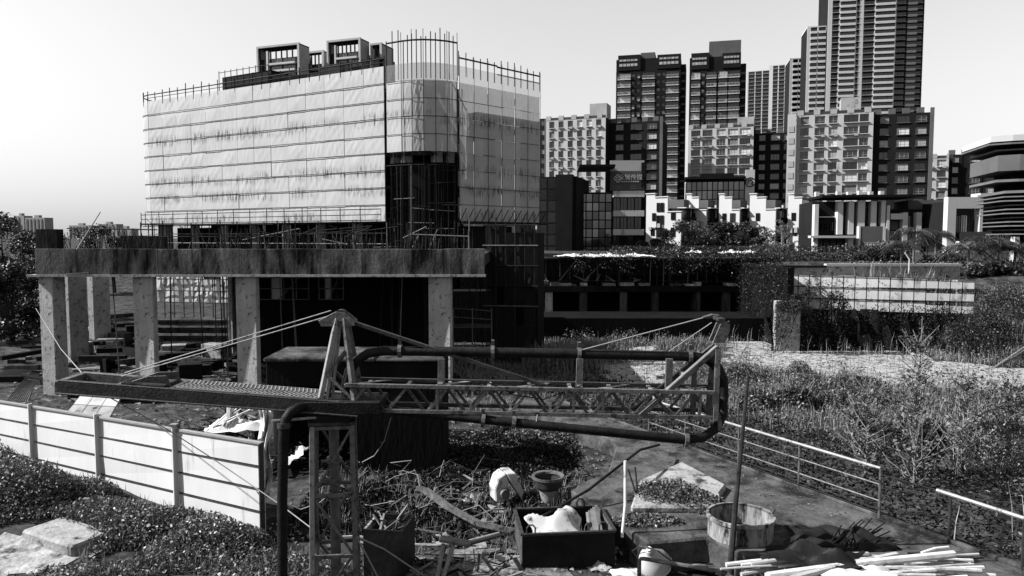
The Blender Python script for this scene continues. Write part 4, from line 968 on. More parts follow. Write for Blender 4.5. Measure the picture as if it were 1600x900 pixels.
# ---- glass showroom with roof sign
b = bldg('glass_showroom', 'glass office block with roof canopy and signboard', 'building', 1003, 128, 3, 270, 4); H = hgt(1003,300,128,4); sgl = frontlen(906,1003,128,3,300)
block(b, -sgl, .3, 0, 14, -1, H, 'bwall_dark', 'core')
gw_ = sgl*.52; zb = .2; nr_ = 7; ncg = 5
for i in range(ncg):
    for r in range(nr_):
        inst('glass_pane', win_mesh(gw_/ncg-.06, (H-.4)/nr_-.06, 'm' if (i+r*2) % 7 else 'n', 0), b, (-sgl+gw_*i/ncg, .25, zb+(H-.4)*r/nr_))
for r, z in enumerate((H-.9, H-4.2, H-7.4)):
    block(b, -sgl*.47, -1.6, .2, .29, z, z+1.0, 'bwall_white', 'balcony_band')
    for k in range(4): inst('window', win_mesh(sgl*.11, 2.2, 'nd'[k%2], 1), b, (-sgl*.46+k*sgl*.115, .24, z-2.25))
# signboard of slats above, canopy, letters
zc = hgt(960,263,128,4)
for i in range(9): block(b, -sgl*.5, 2.0, .6, 2.25, H+.4+i*(zc-H-.6)/9, H+.4+(i+.86)*(zc-H-.6)/9, 'bwall_mid', 'sign_slat')
block(b, -sgl*1.02, -2.2, -sgl*.45, 8, zc+.1, zc+.5, 'roof_dark', 'canopy'); block(b, .1, 2, .8, 9, 0, zc+1.2, 'bwall_dark', 'pier'); block(b, -sgl*.5, 2.3, .6, 2.6, zc-.3, zc+1.6, 'bwall_light', 'back_panel')
def text(s, size, loc, rz, mat, parent, ext=.04):
    cu = bpy.data.curves.new('sign_lettering', 'FONT'); cu.body = s; cu.size = size; cu.extrude = ext; cu.align_x = 'CENTER'
    o = bpy.data.objects.new('sign_lettering', cu); COL.objects.link(o); dg = bpy.context.evaluated_depsgraph_get()
    me = bpy.data.meshes.new_from_object(o.evaluated_get(dg)); bpy.data.objects.remove(o)
    o = bpy.data.objects.new('sign_lettering', me); COL.objects.link(o); me.materials.clear(); me.materials.append(M[mat]); o.parent = parent
    o.location = loc; o.rotation_euler = (R(90),0,rz); return o
text('众展传媒', 1.05, (-sgl*.17, 1.9, zc-1.75), 0, 'bwall_white', b); [block(b, -sgl*.17-1.6+i*.4, 1.88, -sgl*.17-1.35+i*.4, 1.95, zc-2.2, zc-2.0, 'bwall_white', 'sign_mark') for i in range(8)]
m = MB(); m.M = Matrix.Translation((-sgl*.375,1.93,zc-1.55)) @ Matrix.Rotation(R(90),4,'X')
for k in range(4):
    a0 = k*math.pi/2; p0 = Vector((math.cos(a0),math.sin(a0),0))*.72; p1 = Vector((math.cos(a0+math.pi/2),math.sin(a0+math.pi/2),0))*.72; m.bar(p0,p1,.16,.08); m.bar(p0*.45,p1*.45,.12,.08)
m.build('sign_emblem', M['bwall_white'], b)
# second glass block, left dark slab, low white terrace
b = bldg('glass_block', 'dark glass block squeezed beside the netted building', 'building', 900, 122, 16, 272, 4); H = hgt(900,275,122,4)
block(b, -6.6, .3, 0, 12, -1, H, 'bwall_dark', 'core'); block(b, -3.2, -1.2, -.4, .29, -1, H+.2, 'roof_dark', 'fin')
for r in range(7):
    for i in range(2): inst('glass_pane', win_mesh(1.6, H/7-.06, 'mn'[(r+i)%2], 0), b, (-6.6+i*1.65,.25,H*r/7))
b = bldg('glass_hall', 'wide low hall of pale mirror glass with dark roof', 'building', 1178, 150, 12, 275, 4); H = hgt(1178,280,150,4); Lg = frontlen(1072,1178,150,12,280)
block(b, -Lg, .3, 0, 12, -1, H, 'bwall_dark', 'core')
for i in range(11):
    for r in range(5): inst('glass_pane', win_mesh(Lg*.86/11-.05, 1.75, 'm', 0), b, (-Lg+Lg*.86*i/11,.25,H-.3-1.8*(r+1)))
block(b, -Lg*1.03, -2, -Lg*.14, 6, H+.05, H+.5, 'roof_dark', 'roof'); block(b, -Lg*.8, 0, -Lg*.3, 5, H+.5, H+1.3, 'roof_dark', 'roof_vault'); block(b, -Lg*.135, -.3, 0, .29, -1, H+1.9, 'bwall_light', 'sign_panel')
m = MB(); m.M = Matrix.Translation((-Lg*.065,-.36,H-.6)) @ Matrix.Rotation(R(90),4,'X')
m.path([(.9*math.cos(a),.9*math.sin(a),0) for a in np.linspace(.5,5.6,18)], .09, 6); m.path([(.45*math.cos(a),.45*math.sin(a),0) for a in np.linspace(-1,3.8,14)], .09, 6); m.path([(.3+.25*k,-.4-.15*math.sin(k),0) for k in range(4)], .07, 6)
m.build('sign_emblem', M['roof_dark'], b); block(b, -Lg*.13, -.36, -.05, -.31, H-2.9, H-2.3, 'bwall_white', 'sign_strip')
# ---- white terraced houses
TW = [('white end house with tall stair window', 1010, 126, 6.4, 'A'), ('white stepped house behind the leafy tree', 1073, 128, 3.6, 'B'), ('white stepped house in the middle of the terrace', 1124, 127, 3.6, 'B'), ('white stepped house above the feathery tree', 1172, 126, 4.4, 'B'), ('white stepped house next to the fin fronted hall', 1232, 124, 3.6, 'B')]
for lab, px, D, wl_, k in TW:
    p = P(px, 300, D); b = thing('terrace_house', lab, 'house', (p.x, D, 4), R(-38)); H = P(px,306,D).z-4
    dh = rnd(-.5,.4); prof = [(0,-1),(wl_,-1),(wl_,H-2.6+dh),(wl_*.62,H-2.5+dh),(wl_*.62,H-.5),(wl_*.25,H-.3),(wl_*.25,H+.25),(0,H+.1)]
    MB().wallpoly(prof, 0, .45).build('party_wall', M['bwall_white'], b)
    for x0, x1, z in ((-.1,wl_*.27,H+.25),(wl_*.25,wl_*.64,H-.35),(wl_*.6,wl_+.12,H-2.55+dh)): MB().box(x0,-.15,z,x1,.6,z+.16).build('coping', M['bwall_white'], b)
    block(b, .3, .46, wl_-.5, 7.5, -1, H-2.2, 'bwall_dark', 'body'); block(b, .3, 4.2, wl_-1.5, 7.4, H-2.2, H-.6, 'bwall_mid', 'attic')
    for f in range(4):
        z = f*2.75+.1
        if z > H-3: break
        bs_ = MB().box(wl_-.5,1.0,z,wl_+.7,4.6,z+.16).build('balcony', M['bwall_mid'], b); MB().box(wl_+.55,1.0,z+.16,wl_+.7,4.6,z+.95).build('railing', M['bwall_dark'], bs_)
        for j in range(3): inst('window', win_mesh(1.0,1.7,'ndl'[(j+f)%3],1), b, (wl_-.44,1.2+j*1.15,z+.5), (0,0,R(90)))
    for f in range(3):
        inst('window', win_mesh(.7,1.3,'d',1), b, (wl_*.12+rnd(0,.6),-.05,1.0+f*2.5))
        if random.random() < .6: inst('window', win_mesh(.9,1.5,'n',1), b, (wl_*.55,-.05,.8+f*2.5))
    for j in range(3): MB().box(wl_*.1+j*.8,-.3,H-6.2+rnd(0,2),wl_*.1+j*.8+.5,-.01,H-5.6+rnd(2,2.2)-1.8).build('air_conditioner', M['frame_pale'], b)
    MB().box(wl_-1.2,1.0,H-2.2,wl_+.4,6.5,H-2.05).build('roof_terrace', M['bwall_white'], b)
    MB().tube((wl_*.9,4.9,-1),(wl_*.9,4.9,H-1.5),.18,6).build('downpipe', M['bwall_white'], b)
    if k == 'A':
        MB().box(wl_*.3,-.06,.5,wl_*.52,-.002,H-4).build('stair_recess', M['bwall_mid'], b)
        for f in range(4):
            for j in range(2): inst('window', win_mesh(.62,1.5,'dn'[(j+f)%2],1), b, (wl_*.31+j*.7,-.08,1.2+f*2.1))
        for f in range(3): inst('window', win_mesh(.8,1.5,'d',1), b, (wl_*.72,-.06,.6+f*2.75))
# ---- hall with white fins and roof overhang
b = bldg('fin_hall', 'modern hall with white vertical fins under a dark roof slab', 'building', 1378, 112, 8, 310, 4); H = hgt(1378,314,112,4); Lf = frontlen(1272,1378,112,8,314)
block(b, -Lf, 1.2, 0, 12, -1, H, 'bwall_dark', 'core'); block(b, -Lf*.92, -1.2, Lf*.5, 8, H+.5, H+.9, 'roof_dark', 'roof_slab')
for i, (x, w) in enumerate(((-.66,.08),(-.5,.08),(-.36,.1),(-.17,.08),(-.02,.06))): block(b, Lf*x, -.3, Lf*(x+w), 1.19, H*.42 if i < 3 else H*.52, H, 'bwall_white', 'fin')
for i in range(4): inst('window', win_mesh(Lf*.09, H*.5, 'nd'[i%2], 1), b, (Lf*(-.58+i*.155),1.15,H*.48))
block(b, -Lf, -.2, -Lf*.94, 1.19, -1, H*.95, 'bwall_white', 'pier'); block(b, Lf*.06, -.4, Lf*.1, 1.19, -1, H*.92, 'bwall_white', 'pier')
block(b, -Lf*1.08, -1.6, -Lf*.42, .2, H*.36, H*.4, 'bwall_light', 'canopy'); block(b, -Lf*.34, -1.2, -Lf*.02, 1.1, -1, H*.56, 'bwall_mid', 'entrance_block'); block(b, -Lf*.37, -1.25, -Lf*.345, 1.1, -1, H*.56, 'bwall_white', 'pier'); block(b, -.02*Lf+.01, -1.25, Lf*.02, 1.1, -1, H*.56, 'bwall_white', 'pier')
inst('window', win_mesh(Lf*.22, 1.6, 'p', 3), b, (-Lf*.29,-1.22,.9)); block(b, -Lf*.92, .6, -Lf*.68, 1.19, H*.72, H*.74, 'bwall_light', 'sill')
for i in range(3): inst('window', win_mesh(Lf*.075, 1.4, 'd', 1), b, (-Lf*.92+i*Lf*.08,1.1,H*.48))
for i in range(5):
    for r in range(2): inst('window', win_mesh(Lf*.092, 1.75, 'dn'[r], 0), b, (-Lf*.93+i*Lf*.1,.9,.1+r*1.8))
block(b, -Lf*.94, .95, -Lf*.4, 1.19, -1, H*.36, 'bwall_dark', 'shopfront'); block(b, -Lf*.5,-.4,-Lf*.42,1.19,-1,H*.355,'bwall_white','pier')
block(b, Lf*.12, 1.2, Lf*1.0, 10, -1, H*.86, 'bwall_dark', 'rear_hall')
for i in range(4): block(b, Lf*(.3+i*.2), -.2, Lf*(.37+i*.2), 1.19, -.5, H*.8, 'bwall_white', 'fin')
for i in range(3): inst('window', win_mesh(Lf*.12, H*.75, 'nd'[i%2], 1), b, (Lf*(.375+i*.2),1.15,0))
block(b, Lf*.12, -.2, Lf*.3, 1.19, H*.68, H*.78, 'bwall_white', 'band'); block(b, Lf*.14, 1.0, Lf*.28, 1.19, H*.5, H*.66, 'bwall_mid', 'panel'); inst('window', win_mesh(Lf*.11,H*.42,'l',1), b, (Lf*.15,1.1,H*.06))
block(b, Lf*.45, 2, Lf*.95, 8, H*.86, H*1.02, 'bwall_mid', 'roof_house')
for i in range(7): block(b, Lf*(-.75+i*.17), 9, Lf*(-.69+i*.17), 10, H+.9, H+rnd(1.3,2.2), 'bwall_white', 'roof_upstand')
# ---- white framed house with terrace
b = bldg('white_villa', 'white box framed building with long balcony band', 'building', 1572, 105, 4, 306, 4); H = hgt(1540,308,105,4); Lv = frontlen(1477,1572,105,4,306)
block(b, -Lv*.96, 1.4, 0, 12, -1, H-.6, 'bwall_dark', 'core')
block(b, -Lv, -.6, -Lv*.86, .6, -.4, H, 'bwall_white', 'frame_side'); block(b, -Lv*.859, -.6, -Lv*.42, .6, H-1.6, H-.002, 'bwall_white', 'frame_top'); block(b, -Lv*.47, -.6, -Lv*.42, .6, H*.42, H-1.61, 'bwall_white', 'frame_side')
block(b, -Lv*.85, -1.6, 0, 1.39, H*.12, H*.3, 'bwall_white', 'balcony_band'); MB().box(-Lv*.82,-1.2,H*.3,-.1,-1.1,H*.45).build('balcony_rail', M['glass_mid'], b)
for i in range(4): inst('window', win_mesh(Lv*.085, 2.6, 'ndl'[i%3], 1), b, (-Lv*.84+i*Lv*.095,1.3,H*.42))
block(b, -Lv*.44, 0, -.1, 9, H*.45, H*.98, 'bwall_dark', 'upper_box'); block(b, -Lv*.5, -1, Lv*.05, 1.5, H+.05, H+.5, 'bwall_white', 'roof_slab')
# ---- louvred curved building at the right edge
b = thing('louvred_building', 'curving building of stacked horizontal louvres at the pit edge', 'building', (P(1600,430,62).x, 62, 0))
zt = P(1600,216,62).z; z = P(1600,372,62).z + .3
def curve_plate(x0, lean, z0, z1, dep, mat, nm):
    poly = []; n = 8
    for i in range(n+1):
        t = i/n; poly.append((x0 + 9*t*t*.5 + 9*t, -4.6*t**.7*1.0 + lean))
    poly += [(x0+18, 10), (x0+2, 10)]
    return MB().prism(poly, z0, z1).build(nm, M[mat], b)
k = 0
while z < zt:
    t = (z - 7)/(zt-7); x0 = 1.2 - 2.7*max(0,t)**.9 + .3*math.sin(k*2.1); lean = 3.2 - .5*t
    if t < .45: th_, gap = .1, .36
    elif .45 <= t < .6: th_, gap = .22, .95
    else: th_, gap = .13, .5
    if .70 < t < .78: th_, gap = 1.35, 1.7
    curve_plate(x0, lean, z, z+th_, 5, 'bwall_mid' if .70 < t < .78 else 'louvre', 'louvre'); z += gap; k += 1
curve_plate(-1.6, 2.6, zt, zt+.5, 5, 'bwall_light', 'roof_edge')
curve_plate(1.6, 4.2, 6.0, zt-.1, 5, 'bwall_dark', 'core')
for i in range(4): MB().box(.6+i*.9,2.2-i*.5,1.6,1.0+i*.9,2.8-i*.5,7.2).build('column', M['bwall_white'], b)
MB().box(-1.2,1.0,P(0,470,62).z,4,8,P(0,452,62).z).build('plinth', M['light_concrete'], b); MB().box(-1.9,.4,P(0,497,62).z,4,8,P(0,475,62).z).build('plinth', M['light_concrete'], b); MB().box(-.6,1,-1.5,4,8,P(0,498,62).z).build('plinth', M['dark_concrete'], b)
# ------------------------------------------------------------------ trees
def tree(name, label, loc, h, rx, n, mat, seed, leaf=.3, trunk=.16, group=None, cb=.35, flat=1.0):
    rs = np.random.RandomState(seed); t = thing(name, label, 'tree', loc, 0, group)
    m = MB(); m.path([(0,0,-.4),(rs.normal(0,.1),rs.normal(0,.1),h*cb),(rs.normal(0,.2),rs.normal(0,.2),h*.8)], [trunk,trunk*.75,trunk*.3], 7)
    cl = []
    for k in range(int(9 + rx*3)):
        a = rs.uniform(0,6.28); rr = rx*rs.uniform(.15,.9); z = h*rs.uniform(cb,.95); rr *= math.sin(math.pi*min(1,max(.12,(z/h-cb)/(1-cb)*.8+.15)))**.6 + .1
        e = Vector((rr*math.cos(a), rr*math.sin(a), z)); m.path([(0,0,h*cb*rs.uniform(.7,1.3)), e*.55 + Vector((0,0,h*.12)), e], [trunk*.4,trunk*.25,.02], 5)
        cl.append((e, rx*rs.uniform(.25,.45)))
    m.build('trunk', M['bark'], t)
    pts = []
    for e, r in cl:
        k = int(n/len(cl)); q = rs.normal(size=(k,3)); q /= np.linalg.norm(q,axis=1)[:,None]; q *= (rs.uniform(0,1,k)**.4)[:,None]*r; q[:,2] *= .65*flat; pts.append(q + np.array(e))
    leaf_obj('crown', np.vstack(pts), leaf, M[mat], t)
    return t
LT = [(8,60,9.0,4.2,'tall dark tree at the left edge beside the deck'),(-30,56,8.6,4.0,'dark spreading tree behind the lit ground at the left'),(38,66,8.2,3.4,'dark tree just left of the deck wall'),(18,50,5.4,3.4,'lower leafy tree before the tall dark trees')]
for k, (px, D, h, rx, lab) in enumerate(LT):
    p = P(px, 500, D); tree('broadleaf_tree', lab, (p.x, D, zf(p.x,D)), h, rx, 9000, 'leaf_dark', 300+k, .27, .2, cb=.12)
for k, (px, D, h, rx, lab) in enumerate(((122,92,8.2,2.6,'tree top behind the deck under the leaning pole'),(150,95,9.0,3.2,'round tree top seen over the left end of the deck'),(178,96,7.6,2.8,'low tree top beside the netted building'))):
    p = P(px, 400, D); tree('broadleaf_tree', lab, (p.x, D, 0), h, rx, 2200, 'leaf_dark', 320+k, .35, .18)
for k, (px, py, D, rx, lab) in enumerate(((1024,378,82,1.3,'small bush tree before the white end house'),(1072,352,84,2.1,'leafy sunlit tree before the terrace'),(1105,360,86,2.0,'dark tree right of the sunlit tree'),(1140,357,86,2.3,'wide dark tree before the middle house'),(1168,366,84,1.8,'small dark tree left of the feathery tree'),(1185,372,80,1.4,'low dark tree under the feathery tree'))):
    p = P(px, py, D); tree('street_tree', lab, (p.x, D, 4.6), p.z-4.6+.6, rx*1.5, 6000, 'leaf_dark' if k != 1 else 'leaf', 340+k, .28, .1, cb=.1)
def feather(lab, px, py, D, sc):
    p = P(px,py,D); h = p.z-4.4; t = thing('feathery_tree', lab, 'tree', (p.x,D,4.4)); m = MB(); m.path([(0,0,0),(.05,0,h*.5),(0,0,h)],[.09,.06,.02],6); pts = []
    rs = np.random.RandomState(int(px))
    for k in range(34):
        z = h*rs.uniform(.25,1); a = rs.uniform(0,6.28); ln = sc*(1.15-z/h)*1.9 + .2; e = Vector((math.cos(a)*ln, math.sin(a)*ln, z + ln*.3)); m.tube((0,0,z), e, .018, 4, r2=.006)
        for i in range(60): q = Vector((0,0,z)).lerp(e, rs.uniform(.25,1)); pts.append((q.x+rs.normal(0,.08),q.y+rs.normal(0,.08),q.z+rs.normal(0,.05)))
    m.build('trunk', M['twig'], t); leaf_obj('crown', np.array(pts), .16, M['leaf_pale'], t)
feather('taller pale feathery conifer before the terrace', 1222, 345, 74, 1.0); feather('shorter pale feathery conifer before the terrace', 1203, 362, 76, .7)
def palm(lab, px, py, D, base, n, seed, lr=2.2):
    p = P(px,py,D); h = p.z - base; rs = np.random.RandomState(seed); t = thing('palm_tree', lab, 'palm', (p.x,D,base))
    MB().path([(0,0,-.5),(.04,0,h*.5),(.1,0,h)],[.13,.1,.09],7).build('trunk', M['palm_bark'], t)
    for k in range(n):
        a = 6.28*k/n + rs.uniform(-.2,.2); el = rs.uniform(.1,1.2); ln = lr*rs.uniform(.8,1.1); d = Vector((math.cos(a),math.sin(a),0)); pts = []
        for i in range(8):
            s = i/7; pts.append(Vector((.1,0,h)) + d*(ln*s*math.cos(el*.6)) + Vector((0,0,ln*(math.sin(el)*s - .8*s*s))))
        m = MB(); m.path(pts, [.03]*4+[.015]*4, 4); sd = Vector((-d.y,d.x,0))
        for i in range(1,8):
            for f in (0,.45):
                if i == 7 and f: continue
                q = pts[i].lerp(pts[min(i+1,7)], f); w = .8*math.sin(math.pi*(.12+.8*(i+f)/8.2))
                for sg in (-1,1):
                    tip = q + sd*sg*w + Vector((0,0,-w*.55)) + d*.18; m.add([q-d*.03, q+d*.035, tip],[(0,1,2)])
        m.build('frond', M['leaf_dark' if k % 4 else 'leaf'], t)
# wispy plants on the bank
mk('palm_bark', .32, .3, .8, 4, .3)
PL = [(1428,372,66,'palm with pale trunk before the finned hall'),(1462,376,68,'palm left of the framed villa'),(1408,392,64,'low palm beside the panel fence lamp'),(1538,385,58,'broad palm before the villa balcony'),(1560,392,56,'palm leaning towards the louvred building'),(1512,398,57,'low palm over the gate pier'),(1448,388,70,'palm half hidden between taller palms'),(1585,398,57,'palm close to the louvred building')]
for k, (px, py, D, lab) in enumerate(PL): palm(lab, px, py-8, D, 3.6, 24, 400+k, 2.0 if k not in (3,5) else 2.4)
for k, (px, py, D) in enumerate(((1395,385,68),(1385,395,66),(1480,410,64),(1540,425,54),(1580,430,54))):
    p = P(px,py,D); tree('broadleaf_tree', ['leafy tree in front of the fin hall entrance','bush tree before the entrance block','dark tree under the palms by the villa','dark tree under the broad palm','dark tree beside the louvred building'][k], (p.x,D,3.8), max(1.5,p.z-3.8+.4), 2.3, 4200, 'leaf_dark' if k else 'leaf', 440+k, .24, .1, cb=.15)
rs = np.random.RandomState(77)
w = np.array([(rs.uniform(24,34), rs.uniform(52,56), 4.6+rs.uniform(0,1)**2*.8) for _ in range(5000)])
tag(leaf_obj('hedge', w, .18, M['leaf']), 'pale hedge behind the tiled garden wall', 'hedge', kind='stuff')
w = np.array([(rs.uniform(9,36), rs.uniform(66,70), 4.9+rs.uniform(0,1)**1.3*1.5) for _ in range(16000)])
tag(leaf_obj('hedge', w, .2, M['leaf_dark']), 'dark hedge along the street above the basement frame', 'hedge', kind='stuff')
# bare twiggy shrubs by the railing
def twig_shrub(lab, px, py, z, h, n, seed, leaves):
    c = G(px,py,z); rs = np.random.RandomState(seed); t = thing('twiggy_shrub', lab, 'shrub', (c.x,c.y,zf(c.x,c.y)-.1)); m = MB(); pts = []
    m.path([(0,0,0),(.05,0,h*.5),(.1,.05,h)],[.03,.022,.008],6)
    for k in range(n):
        z0 = h*rs.uniform(.02,.85); a = rs.uniform(0,6.28); ln = rs.uniform(.5,1.6)*(1.1-z0/h*.7); el = rs.uniform(.5,1.1)
        e = Vector((math.cos(a)*math.cos(el)*ln, math.sin(a)*math.cos(el)*ln, z0+math.sin(el)*ln)); md = Vector((0,0,z0)).lerp(e,.5)+Vector((rs.normal(0,.05),rs.normal(0,.05),-.03))
        m.path([(0,0,z0),md,e],[.016,.012,.006],4)
        for i in range(leaves):
            s = rs.uniform(.3,1); q = md.lerp(e,(s-.5)*2) if s > .5 else Vector((0,0,z0)).lerp(md,s*2); pts.append((q.x+rs.normal(0,.05),q.y+rs.normal(0,.05),q.z+rs.normal(0,.05)))
    m.build('branches', M['twig'], t); leaf_obj('foliage', np.array(pts), .13, M['leaf_pale'], t, ratio=.6)
twig_shrub('tall twiggy shrub rising behind the railing', 1425, 820, -1.1, 5.0, 110, 5, 7); twig_shrub('wide twiggy shrub right of the tall one', 1500, 800, -1.1, 3.6, 80, 6, 10); twig_shrub('leafy shrub beside the second railing run', 1570, 800, -1.1, 3.2, 70, 7, 14); twig_shrub('low twiggy shrub against the pit railing', 1350, 800, -1.1, 3.2, 60, 8, 6)
# ------------------------------------------------------------------ white hoarding
FA, FB = Vector((-5.85,17.1,.05)), Vector((-15.2,23.1,-.45))
fn = Vector((-(FB-FA).y, (FB-FA).x, 0)).normalized()
if fn.y > 0: fn = -fn
hd = thing('hoarding', 'white site hoarding of long horizontal panels between posts', 'fence', FA)
def fp(t, z, out=0): p = (FB-FA)*t + fn*out; return Vector((p.x, p.y, p.z + z))
def at_px(px): k = (px-800)/F; d = FB-FA; return (FA.x - k*FA.y)/(k*d.y - d.x)
ts = [0.0, at_px(268), at_px(145), at_px(41)]; stp = ts[3]-ts[2]; ts += [ts[3]+stp, ts[3]+2*stp]
HF = 2.2
for i in range(len(ts)-1):
    for r in range(4):
        z0, z1 = .03 + HF*r/4, HF*(r+1)/4 - .012
        a, b = ts[i]+.003, ts[i+1]-.003; m = MB()
        m.add([fp(a,z0,0),fp(b,z0,0),fp(b,z1,0),fp(a,z1,0),fp(a,z0,-.05),fp(b,z0,-.05),fp(b,z1,-.05),fp(a,z1,-.05)],[(1,0,3,2),(4,5,6,7),(0,1,5,4),(2,3,7,6),(1,2,6,5),(3,0,4,7)])
        m.v = [(x+fn.x*w_, y+fn.y*w_, z) for (x,y,z), w_ in zip(m.v, [rnd(-.012,.012) for _ in range(4)]*2)]; m.build('panel', M['white_paint'], hd)
        if r: MB().bar(fp(a,HF*r/4,.004), fp(b,HF*r/4,.004), .03, .024).build('rail', M['steel_mid'], hd)
    MB().bar(fp(ts[i]+.002,HF+.03,0), fp(ts[i+1]-.002,HF+.03,0), .1, .07).build('top_rail', M['post_paint'], hd, bevel=.01)
    MB().bar(fp(ts[i],-.3,-.02), fp(ts[i+1],-.3,-.02), .22, .6).build('base_kerb', M['dark_concrete'], hd)
for i, t in enumerate(ts):
    MB().bar(fp(t,-.05,.075), fp(t,HF+(.14 if i else .05),.075), .055, .13, up=fn).build('post', M['white_paint' if i else 'steel_mid'], hd, bevel=.008)
MB().box(-.09,-.09,0,.09,.09,.06).build('post_cap', M['post_paint'], hd).location = fp(ts[1],HF+.14,.07)
# ------------------------------------------------------------------ placing boom
class Fr:
    def __init__(s, A, B):
        s.A = A.copy(); x = (B-A).normalized(); y = Vector((0,0,1)).cross(x).normalized(); z = x.cross(y)
        s.R = Matrix((x,y,z)).transposed().to_4x4(); s.M = Matrix.Translation(A) @ s.R; s.I = s.M.inverted(); s.L = (B-A).length; s.y = y
    def at(s, px, py, yo=0):
        dx, dy = (px-800)/F, (py-450)/F; d = Vector((dx, _cp-dy*_sp, -_sp-dy*_cp)); c = Vector((0,0,HC)); p0 = s.A + s.y*yo
        return s.I @ (c + d*((p0-c).dot(s.y)/d.dot(s.y)))
DM = 14.25; mc = P(521,650,DM)
pb = thing('placing_boom', 'rusty concrete placing boom with lattice arm on a lattice mast', 'placing boom', (mc.x, DM, -.1))
T0 = Matrix.Translation(-Vector((mc.x, DM, -.1)))
def part(nm, mat, fr, fn_, bevel=0, smooth=False):
    m = MB(); m.M = T0 @ fr.M if fr else T0; fn_(m); return m.build(nm, M[mat], pb, smooth, bevel)
C = Fr(P(109,611,14.2), P(566,646,DM)); T = Fr(P(545,638,DM), P(1118,650,DM-.1))
# counterweight frame: two channels, cross members, grating, end plate
for y in (-.4,.4): part('channel', 'steel_mid' if y < 0 else 'steel_grey', C, lambda m: (m.box(0,y-.03,.07,C.L,y+.03,.27), m.box(0,y-.03,.271,C.L,y+(.07 if y<0 else .1),.3), m.box(0,y-.09,.04,C.L,y+.03,.069)), .006)
for x in (.0,1.05,C.L*.36,C.L*.36+.2): part('cross_member', 'steel_grey', C, lambda m: m.box(x,-.37,.12,x+.09,.37,.29), .006)
part('end_plate', 'steel_grey', C, lambda m: m.box(-.05,-.42,.02,-.003,.42,.28), .006)
part('tray_floor', 'steel_dark', C, lambda m: m.box(.1,-.36,.04,C.L*.36,.36,.07))
part('counterweight', 'dark_concrete', C, lambda m: m.box(1.15,-.36,.08,2.0,.36,.34), .02)
gx0, gx1 = C.at(226,0,0).x if False else C.L*.39, C.L*.86
def grat(m):
    n = 34
    for i in range(n+1):
        x = gx0 + (gx1-gx0)*i/n; m.bar((x,-.38,.315),(x+.09,.0,.318),.022,.03); m.bar((x+.09,.0,.318),(x,.38,.315),.022,.03)
    for j in range(7): y = -.38+.76*j/6; m.box(gx0,y-.012,.305,gx1,y+.012,.325)
part('grating', 'steel_pale', C, grat)
part('tray_floor', 'steel_mid', C, lambda m: m.box(gx0,-.37,.22,gx1+.4,.37,.25))
part('rope_lug', 'steel_mid', C, lambda m: (m.wallpoly([(1.15,.28),(2.05,.28),(1.95,.5),(1.6,.46),(1.3,.34)],-.24,-.2), m.wallpoly([(1.15,.28),(2.05,.28),(1.95,.5),(1.6,.46),(1.3,.34)],.2,.24)), .004)
# turntable under the arm and base plate over the mast
part('turntable', 'steel_dark', None, lambda m: (m.box(mc.x-.4,DM-.4,P(0,655,DM).z,mc.x+.4,DM+.4,P(0,640,DM).z), m.box(mc.x-.55,DM-.45,P(0,640,DM).z,mc.x+1.0,DM+.45,P(0,620,DM).z)), .02)
# lattice arm
TH, TW_ = .52, .3
Lt = T.L*.985
def chord(y, z): return lambda m: m.bar((0,y,z),(Lt,y,z),.075,.075)
for y in (-TW_,TW_):
    for z in (.04,TH): part('chord', 'steel_grey' if y < 0 else 'steel_mid', T, chord(y, z), .006)
nb_ = 9
for i in range(nb_):
    x0, x1 = Lt*i/nb_, Lt*(i+1)/nb_; xm = (x0+x1)/2
    for y in (-TW_,TW_):
        part('diagonal', 'steel_grey', T, lambda m: m.bar((x0+.05,y,.06),(xm,y,TH-.03),.05,.05)); part('diagonal', 'steel_mid', T, lambda m: m.bar((xm,y,TH-.03),(x1-.05,y,.06),.05,.05))
    part('cross_bar', 'steel_pale', T, lambda m: m.bar((xm,-TW_,TH-.01),(xm,TW_,TH-.01),.07,.03)); part('cross_bar', 'steel_grey', T, lambda m: m.bar((x0+.03,-TW_,.05),(x0+.03,TW_,.05),.05,.05))
    if i % 2 == 0: part('plan_brace', 'steel_pale', T, lambda m: m.bar((x0,-TW_,TH+.005),(x1,TW_,TH+.005),.09,.012))
for x in (Lt*.25,Lt*.62,Lt*.7,Lt*.96):
    for y in (-TW_,TW_): part('upright', 'steel_grey', T, lambda m: m.bar((x,y,.07),(x,y,TH-.03),.055,.055))
# head frame (tripod) with sheave plates
ap = T.at(533,497,0); bl_, br_ = T.at(497,627,-.32), T.at(556,628,-.32)
for y in (-.3,.3):
    part('head_leg', 'steel_pale' if y < 0 else 'steel_grey', T, lambda m: m.bar((bl_.x,y,.05),(ap.x-.06,y*.28,ap.z),.09,.09), .006); part('head_leg', 'steel_grey', T, lambda m: m.bar((br_.x,y,.05),(ap.x+.08,y*.28,ap.z),.1,.1), .006)
    part('head_leg', 'steel_pale', T, lambda m: m.bar((bl_.x+.12,y*.8,.05),(ap.x-.02,y*.2,ap.z),.05,.05))
    part('head_brace', 'steel_grey', T, lambda m: m.bar((bl_.x*.6+ap.x*.4,y*.8,ap.z*.4),(br_.x*.35+ap.x*.65,y*.6,ap.z*.66),.05,.05)); part('head_brace', 'steel_grey', T, lambda m: m.bar((bl_.x*.7+ap.x*.3,y*.8,ap.z*.42),(br_.x*.9+ap.x*.1,y*.9,ap.z*.12),.05,.05))
hp = [T.at(*q) for q in ((500,500),(527,486),(541,488),(556,500),(556,508),(505,509))]
for y in (-.13,.1): part('head_plate', 'steel_grey', T, lambda m: m.wallpoly([(q.x,q.z) for q in hp], y, y+.035), .004)
